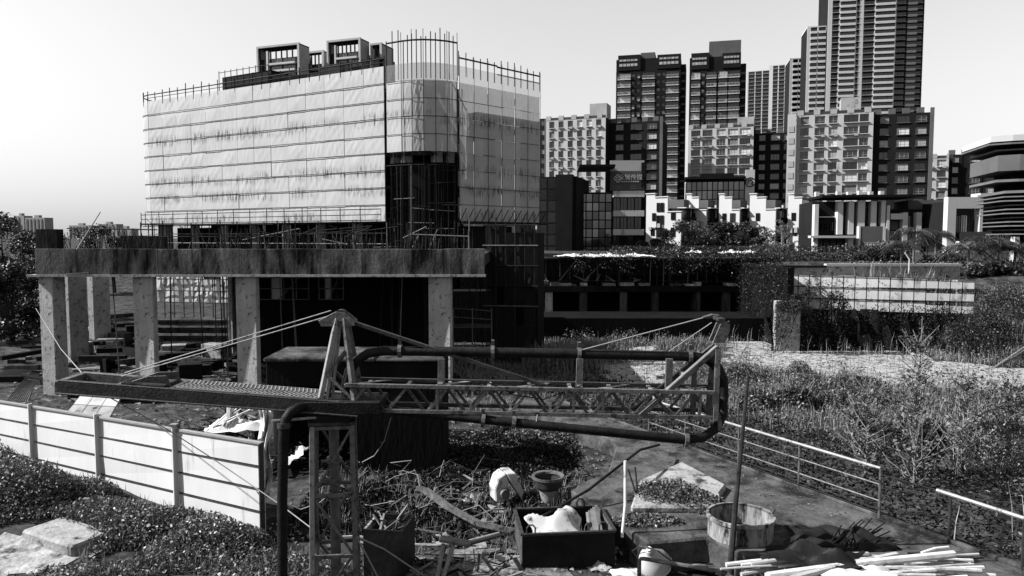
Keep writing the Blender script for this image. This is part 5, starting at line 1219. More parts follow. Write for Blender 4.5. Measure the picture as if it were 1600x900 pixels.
part('sheave', 'steel_mid', T, lambda m: (setattr(m,'M', m.M @ Matrix.Translation((ap.x,0,ap.z+.02)) @ Matrix.Rotation(R(90),4,'X')), m.lathe([(.0,-.08),(.15,-.08),(.11,-.03),(.11,.03),(.15,.08),(.0,.08)],18)), 0, True)
# stays
ca = C.M @ C.at(190,588,-.2); hw = T.M @ T.at(515,496,-.1)
for dy, dz in ((0,0),(.12,.09)):
    part('stay_rod', 'steel_pale', None, lambda m: m.tube(ca + Vector((0,dy,dz*.5)), hw + Vector((0,dy,.03+dz)), .013, 6))
e = T.at(856,604,0); s_ = T.at(552,504,0); part('stay_strut', 'steel_mid', T, lambda m: m.bar(s_, e, .1, .07), .006)
# concrete pipe: riser in the mast, along the top, down and back under the arm
def W(px, py, D): return P(px, py, D)
D0 = DM
main = [W(541,650,D0),W(541,600,D0),W(546,580,D0),W(558,563,D0),W(575,552,D0),W(600,548,D0),W(760,550,D0),W(905,553,D0),W(1085,557,D0),W(1106,562,D0),W(1122,574,D0),W(1130,592,D0),W(1131,620,D0)]
dp = part('delivery_pipe', 'steel_dark', None, lambda m: m.path(main, .094, 14), 0, True)
back = [W(1131,618,D0),W(1129,650,D0-.1),W(1118,670,D0-.25),W(1098,684,D0-.4),W(1068,687,D0-.5),W(800,660,D0-.4),W(560,636,D0-.1)]
rp = part('return_pipe', 'steel_dark', None, lambda m: m.path(back, .088, 14), 0, True)
def flange(p, q, host, r=.135, w=.07):
    d = (Vector(q)-Vector(p)).normalized(); c_ = part('pipe_coupling', 'steel_grey', None, lambda m: (m.path([p-d*w/2,p+d*w/2], r, 12), m.bar(p+Vector((0,0,r)), p+Vector((0,-.02,r+.1)), .06, .05))); c_.parent = host
for px, py in ((625,548),(770,550),(905,553),(1078,557)): flange(W(px,py,D0), W(px+20,py,D0), dp)
for px, py, D in ((755,657,D0-.4),(803,660,D0-.41),(1072,687,D0-.5),(1122,664,D0-.22)): flange(W(px,py,D), W(px+20,py+2,D), rp)
for px in (690,905,1044):
    q = T.at(px,592,0); t_ = T.at(px,558,0); part('pipe_post', 'steel_grey', T, lambda m: (m.bar((q.x,-.05,TH),(q.x,-.05,t_.z-.02),.13,.08), m.bar((q.x,-.3,TH+.045),(q.x,.3,TH+.045),.1,.03)), .004)
# tip frame at the right end
tp = T.at(1127,508,0); lo = T.at(1000,640,-.3)
for y in (-.3,.22):
    part('tip_strut', 'steel_grey' if y < 0 else 'steel_mid', T, lambda m: m.bar((lo.x,y,.05),(tp.x-.08,y*.5,tp.z-.4),.12,.1), .006)
    part('tip_strut', 'steel_pale', T, lambda m: m.bar((lo.x,y,.112),(tp.x-.08,y*.5,tp.z-.34),.03,.012))
    v = T.at(1113,600,0).x; part('tip_post', 'steel_grey', T, lambda m: m.bar((v,y,-.02),(v+.03,y*.6,tp.z-.45),.1,.1), .006)
v2 = T.at(1088,600,0).x; part('tip_post', 'steel_grey', T, lambda m: m.bar((v2,.22,-.02),(v2,.22,T.at(1088,563,0).z),.1,.09))
for f in (.22,.55): part('tip_rung', 'steel_pale', T, lambda m: m.bar((lo.x+(tp.x-lo.x)*f,-.3*(1-f*.5),.05+(tp.z-.4)*f),(lo.x+(tp.x-lo.x)*f,.22*(1-f*.5),.05+(tp.z-.4)*f),.1,.1), .006)
hq = [T.at(*q) for q in ((1110,534),(1122,505),(1136,500),(1137,515),(1129,534))]
for y in (-.17,.12): part('tip_plate', 'steel_grey', T, lambda m: m.wallpoly([(q.x,q.z) for q in hq], y, y+.04), .004)
part('tip_cap', 'steel_mid', T, lambda m: m.bar((tp.x-.05,-.2,tp.z+.12),(tp.x-.05,.2,tp.z+.12),.14,.06), .01)
cb0 = T.at(908,547,0); ct = T.at(1108,494,0); part('guy_cable', 'rope', T, lambda m: m.tube(cb0, ct, .013, 5)); part('guy_cable', 'rope', T, lambda m: m.tube(T.at(1020,566,.1), T.at(1112,504,.1), .011, 5))
part('lifting_hook', 'steel_grey', T, lambda m: m.path([T.at(1098,496,0),T.at(1112,492,0),T.at(1122,493,0),T.at(1128,500,0)], .025, 6))
for px in range(600,1100,120):   # bolted lugs along the chords
    q = T.at(px,600,-.3); part('gusset', 'steel_mid', T, lambda m: m.box(q.x-.05,-.35,.01,q.x+.05,-.342,.08))
for px, sag in ((760,.3),):   # slack wires slung along the arm
    a_ = T.at(px,596,-.32); b_ = T.at(px+150,602,-.32); part('slack_wire', 'steel_dark', T, lambda m: m.path([a_, a_.lerp(b_,.3)-Vector((0,0,sag*.8)), a_.lerp(b_,.6)-Vector((0,0,sag)), b_], .012, 5))
part('slack_wire', 'steel_grey', T, lambda m: m.path([T.at(840,648,-.35),T.at(838,660,-.4),T.at(828,668,-.4),T.at(812,664,-.4)], .016, 5))
# mast
zm1 = P(0,657,DM).z + .1
hw_ = .37
mt = Matrix.Rotation(R(9),4,'Z')
def mp_(m): m.M = Matrix.Identity(4) @ mt
def mpart(nm, mat, fn_, bevel=0, smooth=False):
    m = MB(); mp_(m); fn_(m); return m.build(nm, M[mat], pb, smooth, bevel)
for sx in (-1,1):
    for sy in (-1,1): mpart('mast_leg', 'steel_pale' if sx < 0 and sy < 0 else 'steel_grey', lambda m: m.bar((sx*(hw_+.05),sy*(hw_+.05),0),(sx*hw_,sy*hw_,zm1),.09,.09), .006)
lv = [zm1-.05, P(0,764,DM).z+.1, P(0,857,DM).z+.1, .1]
for k, z in enumerate(lv):
    for a, b in (((-1,-1),(1,-1)),((1,-1),(1,1)),((1,1),(-1,1)),((-1,1),(-1,-1))): mpart('mast_rail', 'steel_grey', lambda m: m.bar((a[0]*hw_,a[1]*hw_,z),(b[0]*hw_,b[1]*hw_,z),.07,.07), .005)
for k in range(3):
    z0, z1 = lv[k+1], lv[k]
    for j, (a, b) in enumerate((((-1,-1),(1,-1)),((1,-1),(1,1)),((1,1),(-1,1)),((-1,1),(-1,-1)))):
        if (k+j) % 2: a, b = b, a
        mpart('mast_diagonal', 'steel_grey', lambda m: m.bar((a[0]*hw_,a[1]*hw_,z0),(b[0]*hw_,b[1]*hw_,z1),.055,.04))
mpart('riser_pipe', 'steel_grey', lambda m: m.path([(.0,.05,0),(.0,.05,zm1+.3)], .1, 14), 0, True)
for z in (P(0,720,DM).z+.1, P(0,750,DM).z+.1): mpart('pipe_coupling', 'steel_grey', lambda m: (m.path([(0,.05,z-.04),(0,.05,z+.04)], .15, 12), m.bar((-.25,.0,z),(0,.0,z),.05,.04)))
mpart('mast_cap', 'steel_mid', lambda m: m.box(-hw_-.07,-hw_-.07,zm1,hw_+.07,hw_+.07,zm1+.06), .01)
# ------------------------------------------------------------------ upright pipe with bent top
up = thing('upright_pipe', 'black upright pipe with a bent top left of the mast', 'pipe', (P(440,430,13.6).x, 13.6, 0))
Tu = Matrix.Translation(-Vector((P(440,430,13.6).x,13.6,0)))
m = MB(); m.M = Tu; m.path([W(440,0,13.6)*1 if False else Vector((P(440,900,13.6).x,13.6,-.1)),W(441,780,13.6),W(443,690,13.6),W(444,668,13.6),W(447,654,13.6),W(454,644,13.65),W(466,637,13.75),W(480,635,13.9)], .095, 14); m.build('pipe', M['steel_dark'], up, True)
m = MB(); m.M = Tu; m.path([W(444,668,13.6),W(444,660,13.6)], .13, 12); m.build('coupling', M['steel_mid'], up, True)
m = MB(); m.M = Tu; m.path([W(425,658,13.55),W(500,652,13.9)], .028, 6); m.build('stay', M['steel_pale'], up)
# ------------------------------------------------------------------ railing along the pit
rl = thing('pit_railing', 'three bar steel railing along the pit edge walkway', 'railing', E0)
def rail_pt(px, Z):   # along the walkway edge
    k = (px-800)/F; A = E0 - EN*.12; t = (k*A.y - A.x)/(ED.x - k*ED.y); return A + ED*t - E0 + Vector((0,0,Z))
pxs = [943, 1017, 1075, 1160, 1257, 1387]
for i, px in enumerate(pxs):
    MB().tube(rail_pt(px,ZW-.1), rail_pt(px,ZW+1.16-(.04*(i<2))), .028, 6).build('post', M['steel_grey' if i else 'steel_dark'], rl)
for z, r, m_ in ((1.16,.036,'steel_pale'),(.78,.018,'steel_grey'),(.40,.018,'steel_grey')):
    for a, b in zip(pxs[:-1], pxs[1:]): MB().tube(rail_pt(a,ZW+z), rail_pt(b,ZW+z), r, 6).build('rail', M[m_ if a > 1000 else 'steel_dark'], rl)
for z in (.12,.2): MB().tube(rail_pt(1100,ZW+z), rail_pt(1387,ZW+z), .014, 5).build('cable', M['steel_dark'], rl)
r2 = thing('pit_railing', 'second rusty railing run standing in the bushes', 'railing', E0)
a, b, c = rail_pt(1500,ZW+.95), rail_pt(1620,ZW+1.02), rail_pt(1478,ZW+1.05)
MB().tube(rail_pt(1500,ZW-1), a, .03, 6).build('post', M['steel_mid'], r2); MB().tube(c, b, .04, 6).build('rail', M['steel_pale'], r2); MB().tube(rail_pt(1387,ZW+1.02), c, .012, 5).build('rail', M['steel_dark'], r2); MB().tube(rail_pt(1620,ZW-1), b, .03, 6).build('post', M['steel_mid'], r2)
# ------------------------------------------------------------------ yard objects
# skip with rebar loops
q = G(816,892,0); sk = thing('steel_skip', 'rectangular steel skip with front coloured near-black for shade and rod loops on its rim', 'skip', (q.x, q.y, 0), R(6)); sw = (968-816)/F*q.y; sd_ = 1.5; sh = P(0,836,q.y).z
MB().box(0,0,.02,sw,.05,sh).build('front_wall', M['tarp_dark'], sk); MB().box(0,sd_-.05,.02,sw,sd_,sh).build('back_wall', M['steel_dark'], sk)  # front wall darker than the sides: shade put into its colour
MB().box(0,.051,.02,.05,sd_-.051,sh).build('side_wall', M['steel_grey'], sk); MB().box(sw-.05,.051,.02,sw,sd_-.051,sh).build('side_wall', M['steel_grey'], sk); MB().box(.05,.05,.02,sw-.05,sd_-.05,.06).build('floor', M['steel_dark'], sk)
for p0, p1 in (((0,0),(sw,0)),((0,sd_),(sw,sd_)),((0,0),(0,sd_)),((sw,0),(sw,sd_))): MB().bar((p0[0],p0[1],sh),(p1[0],p1[1],sh),.07,.05).build('rim', M['steel_mid'], sk)
def loop(x, y, h=.2):
    MB().path([(x,y,sh-.05),(x,y,sh+h*.7),(x+.05,y,sh+h),(x+.13,y,sh+h),(x+.18,y,sh+h*.7),(x+.18,y,sh-.05)], .018, 6).build('lifting_loop', M['steel_mid'], sk)
loop(.1,.02); loop(sw*.45+.55,sd_-.02); loop(sw-.55,sd_-.02); loop(sw-.35,.02)
for i in range(7): MB().box(-.012,.1+i*.2,.05,-.001,.13+i*.2,sh-.05).build('rib', M['steel_pale'], sk)
o = crumple('folded_sheet', Matrix.Translation(sk.location) @ Matrix.Rotation(R(6),4,'Z') @ Vector((.85,.62,sh-.22)), 1.2, .95, .8, M['white_spotted'], 9, 16, R(15), .35); tag(o, 'white sheet folded to a peak inside the skip', 'sheet')
for i in range(5):
    o = MB().bar((sw-.5+i*.06,.2,sh-.3+.05*i),(sw-.35+i*.05,1.25,sh-.05+.04*i),.07,.03).build('slat', M['timber']); o.matrix_world = Matrix.Translation(sk.location) @ Matrix.Rotation(R(6),4,'Z'); tag(o, 'timber slat lying inside the skip', 'slat', 'slats in the skip')
# round hopper on bent leg
q = G(850,800,0); ho = thing('round_hopper', 'round tub hopper on a bent conical spout', 'hopper', (q.x,q.y,0)); s = q.y/F
m = MB(); m.M = Matrix.Translation((.1,0,P(0,763,q.y).z)); rr = 24*s
m.lathe([(rr*.72,0),(rr*.95,.08),(rr,.3),(rr*1.03,.31),(rr*.98,.3),(rr*.9,.12),(0,.1)],24); tub = m.build('tub', M['steel_mid'], ho, True)
m = MB(); m.M = Matrix.Translation((.1,0,P(0,763,q.y).z+.28)); m.lathe([(rr*1.04,0),(rr*1.08,.0),(rr*1.08,.07),(rr*1.04,.07),(rr*.9,.05),(rr*.88,.0)],24); m.build('rim', M['steel_grey'], tub, True)
z = P(0,763,q.y).z; MB().path([(.12,0,z+.02),(.14,0,z-.25),(.06,0,z-.42),(-.12,-.05,z-.6),(-.24,-.08,max(.02,z-.75))],[rr*.68,rr*.6,rr*.42,rr*.34,rr*.34],16).build('spout', M['steel_pale'], ho, True)
# white hood
q = G(790,795,0); wd = thing('machine_hood', 'white spotted metal hood standing on a thin leg', 'hood', (q.x,q.y,0), R(20)); s = q.y/F; zb_ = P(0,778,q.y).z; zt_ = P(0,734,q.y).z
pr = [(-.35,zb_),(-.38,zb_+.35),(-.28,zt_-.12),(-.08,zt_),(.18,zt_-.02),(.36,zt_-.45),(.38,zb_+.1)]
MB().wallpoly([(x*1.0,z) for x,z in pr[:4]] + [(.02,zb_+.5),(-.1,zb_)], -.25, .25).build('shell', M['white_spotted'], wd, bevel=.03)
MB().wallpoly([(-.07,zt_-.01),(.18,zt_-.02),(.4,zb_+.2),(.36,zb_),(.04,zb_+.5)], -.3, .28).build('cover', M['white_spotted'], wd, bevel=.02)
m = MB(); m.M = Matrix.Translation((-.12,-.26,zb_+.22)) @ Matrix.Rotation(R(90),4,'X'); m.lathe([(0,.1),(.12,.1),(.14,0),(.05,0)],14); m.build('hub', M['steel_grey'], wd, True)
MB().tube((.05,-.1,-.02),(0,-.05,zb_+.3),.04,6).build('leg', M['steel_pale'], wd); MB().tube((-.25,.2,-.02),(-.2,.1,zb_+.3),.04,6).build('leg', M['steel_mid'], wd); MB().box(-.4,-.35,.0,.15,.3,.06).build('base', M['light_concrete'], wd)
# bent gutter strip
a = G(656,790,0); pts = [P(652,764,19.0),P(662,764,18.9),P(700,792,18.1),P(748,818,17.4),P(775,824,17.2),P(806,830,17.0)]
gt = thing('bent_gutter', 'long bent metal gutter lying across the yard weeds', 'gutter', pts[3] - Vector((0,0,.2)))
m = MB(); m.M = Matrix.Translation(-gt.location)
for p0, p1 in zip(pts[:-1], pts[1:]): m.bar(p0,p1,.26,.03); m.bar(p0+Vector((0,-.13,.05)),p1+Vector((0,-.13,.05)),.02,.13)
m.build('channel', M['steel_grey'], gt); m = MB(); m.M = Matrix.Translation(-gt.location); m.bar(P(657,762,18.95),P(654,741,19.1),.05,.05); m.build('tang', M['steel_pale'], gt)
# props with flat heads
for k, (a, b) in enumerate((((681,912),(693,850)),((689,912),(711,843)))):
    p0, p1 = G(a[0],a[1],0), None; D = p0.y; o = thing('steel_prop', ['plain pale steel prop beside the headed one','pale steel prop carrying a flat head plate'][k], 'prop', (p0.x,D,0)); p1 = P(b[0],b[1],D) - p0
    MB().tube((0,0,-.02), p1, .045, 8).build('tube', M['steel_pale'], o, True)
    if k: MB().bar(p1+Vector((-.3,0,.02)), p1+Vector((.32,-.05,-.07)), .24, .06).build('head_plate', M['steel_grey'], o, bevel=.01)
# curved poles and hoses
def hose(name, lab, cat, pts, r, mat, group=None):
    c = Vector(pts[0]); o = MB().path([Vector(p)-c for p in pts], r, 8).build(name, M[mat], None, True); o.location = c; return tag(o, lab, cat, group)
hose('long_pole', 'long black pole curving over the skip to the walkway', 'pole', [P(735,850,16.6),P(800,832,16.7),P(860,800,16.9),P(920,765,17.3),P(965,730,18),P(1000,703,19.5),P(1030,695,21)], .035, 'tarp_dark')
hose('bent_rod', 'pale bent rod running to the skip across the yard', 'rod', [P(560,838,16.6),P(615,850,16.5),P(680,852,16.3),P(730,846,16.3),P(780,833,16.6)], .035, 'steel_pale')
hose('white_post', 'thin whitewashed post standing at the skip corner', 'post', [G(972,832,ZW)-Vector((0,0,.1)), P(977,790,G(972,832,ZW).y), P(977,720,G(972,832,ZW).y+.1)], .034, 'plastic_white')
o = thing('forked_stake', 'dark forked stake among the weeds on the block', 'stake', G(998,782,ZW)); 
for e_ in ((-.25,.1,.75),(-.08,.1,.8)): MB().tube((0,0,-.05), e_, .022, 5).build('stick', M['bark'], o)
p0 = G(1141,893,.2); hose('slanted_pole', 'tall slanting rusty pole beside the round bin', 'pole', [p0, P(1150,780,p0.y), P(1160,680,p0.y), P(1169,586,p0.y)], [.075,.055,.042,.032], 'steel_mid')
# lamp reflector with bracket
q = P(1020,873,15.2); lp = thing('lamp_reflector', 'white enamel dome lamp reflector with wire bracket', 'lamp', q, 0); lp.rotation_euler = Vector((-.34,-.5,.8)).to_track_quat('Z','X').to_euler(); lp.scale = (1.05,1.05,1.05)
m = MB(); m.lathe([(0,.32),(.07,.31),(.09,.24),(.1,.2),(.26,.08),(.33,-.1),(.34,-.16),(.36,-.17),(.33,-.15),(.3,-.1),(.2,.05),(0,.12)],28); dome = m.build('dome', M['white_enamel'], lp, True)
MB().path([(0,.36,-.16),(0,.42,.1),(0,.2,.36),(0,0,.4),(0,-.2,.36),(0,-.42,.1),(0,-.36,-.16)], .014, 6).build('bracket', M['steel_mid'], lp)
MB().path([(0,0,.2),(0,0,.36)],[.09,.05],12).build('socket', M['plastic_white'], dome, True)
# low pipe rail with elbow
q = P(999,873,14.6); lr = thing('pipe_barrier', 'low rusty pipe barrier with an elbow post', 'barrier', (q.x,q.y,0)); e_ = P(1125,893,14.0) - Vector((q.x,q.y,0))
MB().path([(0,0,-.1),(0,0,q.z-.05),(.03,0,q.z),(.1,0,q.z),e_], .042, 8).build('pipe', M['steel_grey'], lr, True); MB().tube(e_, (e_.x,e_.y,-.1), .042, 8).build('post', M['steel_grey'], lr)
# round bin with sloped bottom
c = P(1157,800,15.6); rb = thing('round_bin', 'peeling round steel bin with open top and sloping base', 'bin', (c.x, 15.6, 0)); rr = 51/F*15.6; zt_ = P(0,803,15.6).z; zb_ = P(0,858,15.6).z
m = MB(); n = 36
for k in range(n):
    a0, a1 = 2*math.pi*k/n, 2*math.pi*(k+1)/n
    for r_, fl in ((rr,0),(rr-.03,1)):
        p = [(r_*math.cos(a),r_*math.sin(a)) for a in (a0,a1)]; zz = [zb_ - .35*(.5+.5*math.cos(a-.6)) for a in (a0,a1)]
        qd = [(p[0][0],p[0][1],zz[0]),(p[1][0],p[1][1],zz[1]),(p[1][0],p[1][1],zt_),(p[0][0],p[0][1],zt_)]
        m.add(qd, [(0,1,2,3) if not fl else (3,2,1,0)])
rsh = m.build('shell', M['rust_paint'], rb, True)
m = MB(); m.M = Matrix.Translation((0,0,zt_)); m.lathe([(rr+.015,-.08),(rr+.03,-.07),(rr+.03,0),(rr-.03,.005),(rr-.03,-.05)],36); m.build('rim', M['rust_paint'], rsh, True)
m = MB(); vs = [(rr*.98*math.cos(2*math.pi*k/n), rr*.98*math.sin(2*math.pi*k/n), zb_-.33*(.5+.5*math.cos(2*math.pi*k/n-.6))+.02) for k in range(n)]; m.add(vs,[tuple(range(n))]); m.build('floor', M['steel_dark'], rb)
for a in (2.9,4.4,5.6,1.2): MB().bar((rr*.95*math.cos(a),rr*.95*math.sin(a),-.1),(rr*.95*math.cos(a),rr*.95*math.sin(a),zb_+.1),.06,.06).build('leg', M['steel_mid'], rb)
MB().wallpoly([(-rr*.85,zb_-.02),(-rr*.1,zb_-.75),(0,zb_-.75),(.1,zb_-.1)],-rr*.55,-rr*.5).build('chute', M['rust_paint'], rb)
MB().path([(rr,.0,zt_-.02),(rr+.05,0,zt_+.1),(rr,.1,zt_+.12)],.02,5).build('handle', M['steel_mid'], rsh)
# small dark box with scrap
q = G(556,912,0); sb = thing('scrap_box', 'small dark metal box full of scrap beside the mast', 'box', (q.x+.1,q.y+.3,0), R(-8)); bz = P(0,836,q.y).z
MB().box(0,0,0,.85,.05,bz).build('front_wall', M['tarp_dark'], sb); MB().box(0,.9,0,.85,.95,bz).build('back_wall', M['steel_dark'], sb); MB().box(0,.051,0,.05,.899,bz).build('side_wall', M['steel_pale'], sb); MB().box(.8,.051,0,.85,.899,bz).build('side_wall', M['steel_dark'], sb); MB().box(.05,.05,.3,.8,.9,bz-.15).build('fill', M['tarp_dark'], sb)
for i in range(14):
    o = MB().bar((rnd(.1,.7),rnd(.1,.8),bz-.15),(rnd(-.1,.95),rnd(0,.9),bz+rnd(0,.25)),rnd(.03,.08),.02).build('scrap_strip', M[random.choice(['timber','steel_pale','timber_dark'])]); o.matrix_world = Matrix.Translation(sb.location) @ Matrix.Rotation(R(-8),4,'Z'); tag(o, 'scrap strip sticking out of the metal box', 'strip', 'scrap in the metal box')
o = MB().box(-.16,0,0,.16,.04,.75).build('white_board', M['plastic_white']); q = G(540,905,0); o.location = (q.x-.05,q.y+.35,0); o.rotation_euler = (R(-6),0,R(6)); tag(o, 'white board leaning behind the mast', 'board')
# white pipes heaped on the walkway
rs = np.random.RandomState(12)
for i in range(64):
    y = rs.uniform(868,915); z = ZW + .05 + rs.uniform(0,1)**1.5*.28; c = G(rs.uniform(1240,1430), y, z); ln = rs.uniform(2.0,3.4); a = R(rs.uniform(-4,16)); r = rs.uniform(.02,.045)
    d = Vector((math.cos(a),math.sin(a),rs.uniform(-.02,.03)))*ln*.5
    n = 7; pts = [c + d*(2*k/(n-1)-1) + Vector((0,0,-.05*(2*k/(n-1)-1)**2)) for k in range(n)]
    hose('plastic_pipe', 'white plastic pipe in the heap on the walkway', 'pipe', pts, r, 'plastic_white', 'white pipes heaped on the walkway')
for k, (a, b, r) in enumerate((((1235,905),(1400,867),.06),((1200,900),(1490,866),.075),((1440,864),(1482,855),.03))):
    A = G(a[0],a[1],ZW+.34); B = G(b[0],b[1],ZW+.38); hose('thick_pole', ['short thick pale pole on the pipe heap','long thick pale pole lying over the pipe heap','thin pale pole at the end of the pipe heap'][k], 'pole', [A, A.lerp(B,.5)+Vector((0,0,.03)), B], r, 'plastic_white')
o = crumple('tarpaulin', G(1275,878,ZW+.32), 1.7, .7, .4, M['tarp_dark'], 5, 22, R(-14)); tag(o, 'crumpled dark tarpaulin on the pipe heap', 'tarpaulin')
o = crumple('torn_sheet', G(1340,896,ZW+.3), 1.3, .5, .2, M['cloth_white'], 6, 10); tag(o, 'torn white sheet among the pipes', 'sheet')
for i in range(26):
    A = G(rnd(1015,1100), rnd(858,885), .15); o = MB().bar(A, A+Vector((rnd(.5,1.1),-rnd(.1,.5),rnd(-.05,.1))), rnd(.03,.07), .02).build('offcut', M[random.choice(['timber','timber_dark','steel_grey'])]); tag(o, 'narrow timber offcut in the shade of the block', 'offcut', 'offcuts below the block')
for i in range(16):
    A = G(rnd(1270,1330), rnd(845,866), ZW+.1); o = MB().tube(A, A+Vector((rnd(.5,1.2),rnd(.3,.9),rnd(.1,.4))), .014, 5).build('rebar', M['steel_dark']); tag(o, 'thin dark reinforcing bar on the walkway', 'bar', 'bars on the walkway')
o = crumple('dark_heap', G(1310,850,ZW+.02), 2.2, 1.2, .45, M['tarp_dark'], 15, 24, R(-20)); tag(o, 'low dark heap of wet sacking on the walkway', 'heap')
a = P(1318,852,15.9); o = MB().tube(a, P(1360,855,16.1), .07, 8).build('dark_tube', M['tarp_dark']); tag(o, 'short dark tube on the walkway', 'tube')
o = crumple('rag', G(978,899,.05), .6, .5, .15, M['cloth_white'], 16, 8); tag(o, 'white rag beside the lamp reflector', 'rag')
# ------------------------------------------------------------------ rubbish behind the hoarding
rs = np.random.RandomState(31)
hp_ = [(rs.uniform(-12.2,-6.4), rs.uniform(21.5,27)) for _ in range(150)]
for i, (x, y) in enumerate(hp_):
    h = .9*math.exp(-((x+9.2)/2.6)**2) + .2; z = zf(x,y) + h*rs.uniform(.2,1); a = rs.uniform(0,6.28); ln = rs.uniform(.5,1.8); w = rs.uniform(.04,.16); d = Vector((math.cos(a)*ln/2, math.sin(a)*ln/2, rs.normal(0,.15)))
    o = MB().bar(Vector((x,y,z))-d, Vector((x,y,z))+d, w, .025).build('lath', M['timber' if i % 4 == 0 else 'timber_dark']); tag(o, 'broken lath in the rubbish heap behind the hoarding', 'lath', 'laths in the rubbish heap')
vs = []; n = 26
for j in range(n+1):
    for i in range(n+1):
        x = -13 + 7*i/n; y = 20.6 + 7.5*j/n; h = 1.0*math.exp(-((x+9.3)/2.3)**2-((y-24.4)/2.3)**2); vs.append((x,y,zf(x,y)-.05+h*(.8+.25*math.sin(i*1.7+j)+.2*math.sin(j*2.3-i*.7))))
o = MB().add(vs,[(j*(n+1)+i,j*(n+1)+i+1,(j+1)*(n+1)+i+1,(j+1)*(n+1)+i) for j in range(n) for i in range(n)]).build('rubbish_mound', M['tarp_dark'], None, True); tag(o, 'dark mound of rubbish behind the hoarding', 'mound', kind='stuff')
w = np.array([(rs.normal(-8.0,1.6), rs.normal(23.3,.9), 0) for _ in range(3500)]); w[:,2] = [zf(a,b)+rs.uniform(.1,1.0) for a,b,_ in w]
tag(leaf_obj('brushwood', w, .14, M['leaf_dark'], ratio=.15), 'dark brushwood over the rubbish behind the hoarding', 'brushwood', kind='stuff')
for k, (px, py, D, sx, sy, sz) in enumerate(((372,655,22.5,1.8,1.2,.5),(455,622,23.5,1.5,1.0,.55))):
    o = crumple('white_sheet', P(px,py+16,D), sx, sy, sz, M['cloth_white'], 60+k, 10, R(20)); tag(o, ['crumpled white sheet on the rubbish heap','white sheet piled inside the culvert opening'][k], 'sheet')
for i in range(10):
    A = P(rnd(325,360), rnd(660,672), 22.2); o = MB().bar(A, P(rnd(355,395), rnd(632,642), 22.6), .05, .02).build('pale_lath', M['plastic_white']); tag(o, 'pale lath leaning on the crumpled white sheet', 'lath', 'pale laths on the white sheet')
# tilted panels, roof sheet
a, b, c_, d_ = P(98,652,25), P(168,658,24.6), P(193,614,26), P(130,612,26.4)
tp_ = thing('tilted_panels', 'pale joined boards tilted behind the hoarding', 'panels', a); 
for i in range(3):
    for j in range(2):
        def bl2(s, t): return (a.lerp(b,s)).lerp(d_.lerp(c_,s),t) - a
        s0, s1, t0, t1 = i/3+.008, (i+1)/3-.008, j/2+.008, (j+1)/2-.008; q = [bl2(s0,t0),bl2(s1,t0),bl2(s1,t1),bl2(s0,t1)]
        o = MB().add(q,[(0,1,2,3)]).build('board', M['light_concrete' if j == 0 else 'bwall_light'], tp_); so = o.modifiers.new('t','SOLIDIFY'); so.thickness = .05
m = MB(); n = 22
for i in range(n+1):
    s = i/n; z = .04*(i % 2); 
    for t in (0,1): p = P(10,625,27).lerp(P(45,628,26.5),s).lerp(P(38,592,28.5).lerp(P(55,600,28.3),s),t); m.v.append((p.x,p.y,p.z+z))
m.f = [(2*i,2*i+2,2*i+3,2*i+1) for i in range(n)]; m.m = [0]*n
o = m.build('corrugated_sheet', M['steel_grey']); so = o.modifiers.new('t','SOLIDIFY'); so.thickness = .015; tag(o, 'corrugated metal sheet propped beside the first pier', 'sheet')
o = crumple('white_sheet', G(40,640,.05), 1.8, .7, .15, M['cloth_white'], 66, 8); tag(o, 'white sheet lying before the first pier', 'sheet')
# torn plastic hanging at the hoarding end
m = MB(); n = 12; vs = []
for j in range(n+1):
    for i in range(7):
        p = P(404+i*3.2+3*math.sin(j*.9), 640+j*11.5, 18.6 + .12*math.sin(i*1.9+j*.8)); vs.append((p.x,p.y+.1*(i%2),p.z))
o = m.add(vs,[(j*7+i,j*7+i+1,(j+1)*7+i+1,(j+1)*7+i) for j in range(n) for i in range(6)]).build('torn_plastic', M['cloth_white'], None, True); so = o.modifiers.new('t','SOLIDIFY'); so.thickness = .01; tag(o, 'torn pale plastic hanging at the end of the hoarding', 'plastic')
o = crumple('sack', P(470,715,18.5), .6, .4, .4, M['cloth_white'], 70, 8, R(40)); o.rotation_euler = (0,R(-40),0); tag(o, 'pale sack hanging left of the mast', 'sack')
# ------------------------------------------------------------------ clutter under and behind the deck
rs = np.random.RandomState(41)
for i in range(150):
    D = rs.uniform(35,60); px = rs.uniform(0,400); x = P(px,430,D).x; z = zf(x,D); ln = rs.uniform(.6,2.6); a = rs.normal(0,.5); w = rs.uniform(.1,.45); h = rs.uniform(.04,.3); zz = z + rs.uniform(0,.9)*(rs.uniform() < .5)
    o = MB().bar((x-ln/2*math.cos(a),D-ln/2*math.sin(a),zz+h/2),(x+ln/2*math.cos(a),D+ln/2*math.sin(a),zz+h/2+rs.normal(0,.1)),w,h).build('plank', M[['timber','timber_dark','timber_dark','dark_concrete'][i%4]]); tag(o, 'loose plank strewn on the ground under the deck', 'plank', 'planks under the deck')
for i in range(26):
    D = rs.uniform(36,58); px = rs.uniform(90,400); x = P(px,430,D).x; w = rs.uniform(.5,1.6); o = MB().box(-w/2,-.4,0,w/2,.4,rs.uniform(.3,1.1)).build('crate', M[['dark_concrete','timber_dark','light_concrete','black_shade_concrete'][i%4]], None, bevel=.02); o.location = (x,D,zf(x,D)-.03); o.rotation_euler = (0,0,rs.uniform(-.6,.6)); tag(o, 'stacked building block on the ground under the deck', 'block', 'building blocks under the deck')
st_ = thing('slab_stack', 'stack of flat slabs on the ground between the piers', 'stack', (P(300,430,46).x,46,0))
for i in range(12): MB().box(rnd(-2.6,-2.2),rnd(-.2,0),i*.17,rnd(2.2,2.6),1.3,i*.17+.13).build('slab', M['light_concrete' if i % 3 == 0 else 'dark_concrete'], st_)
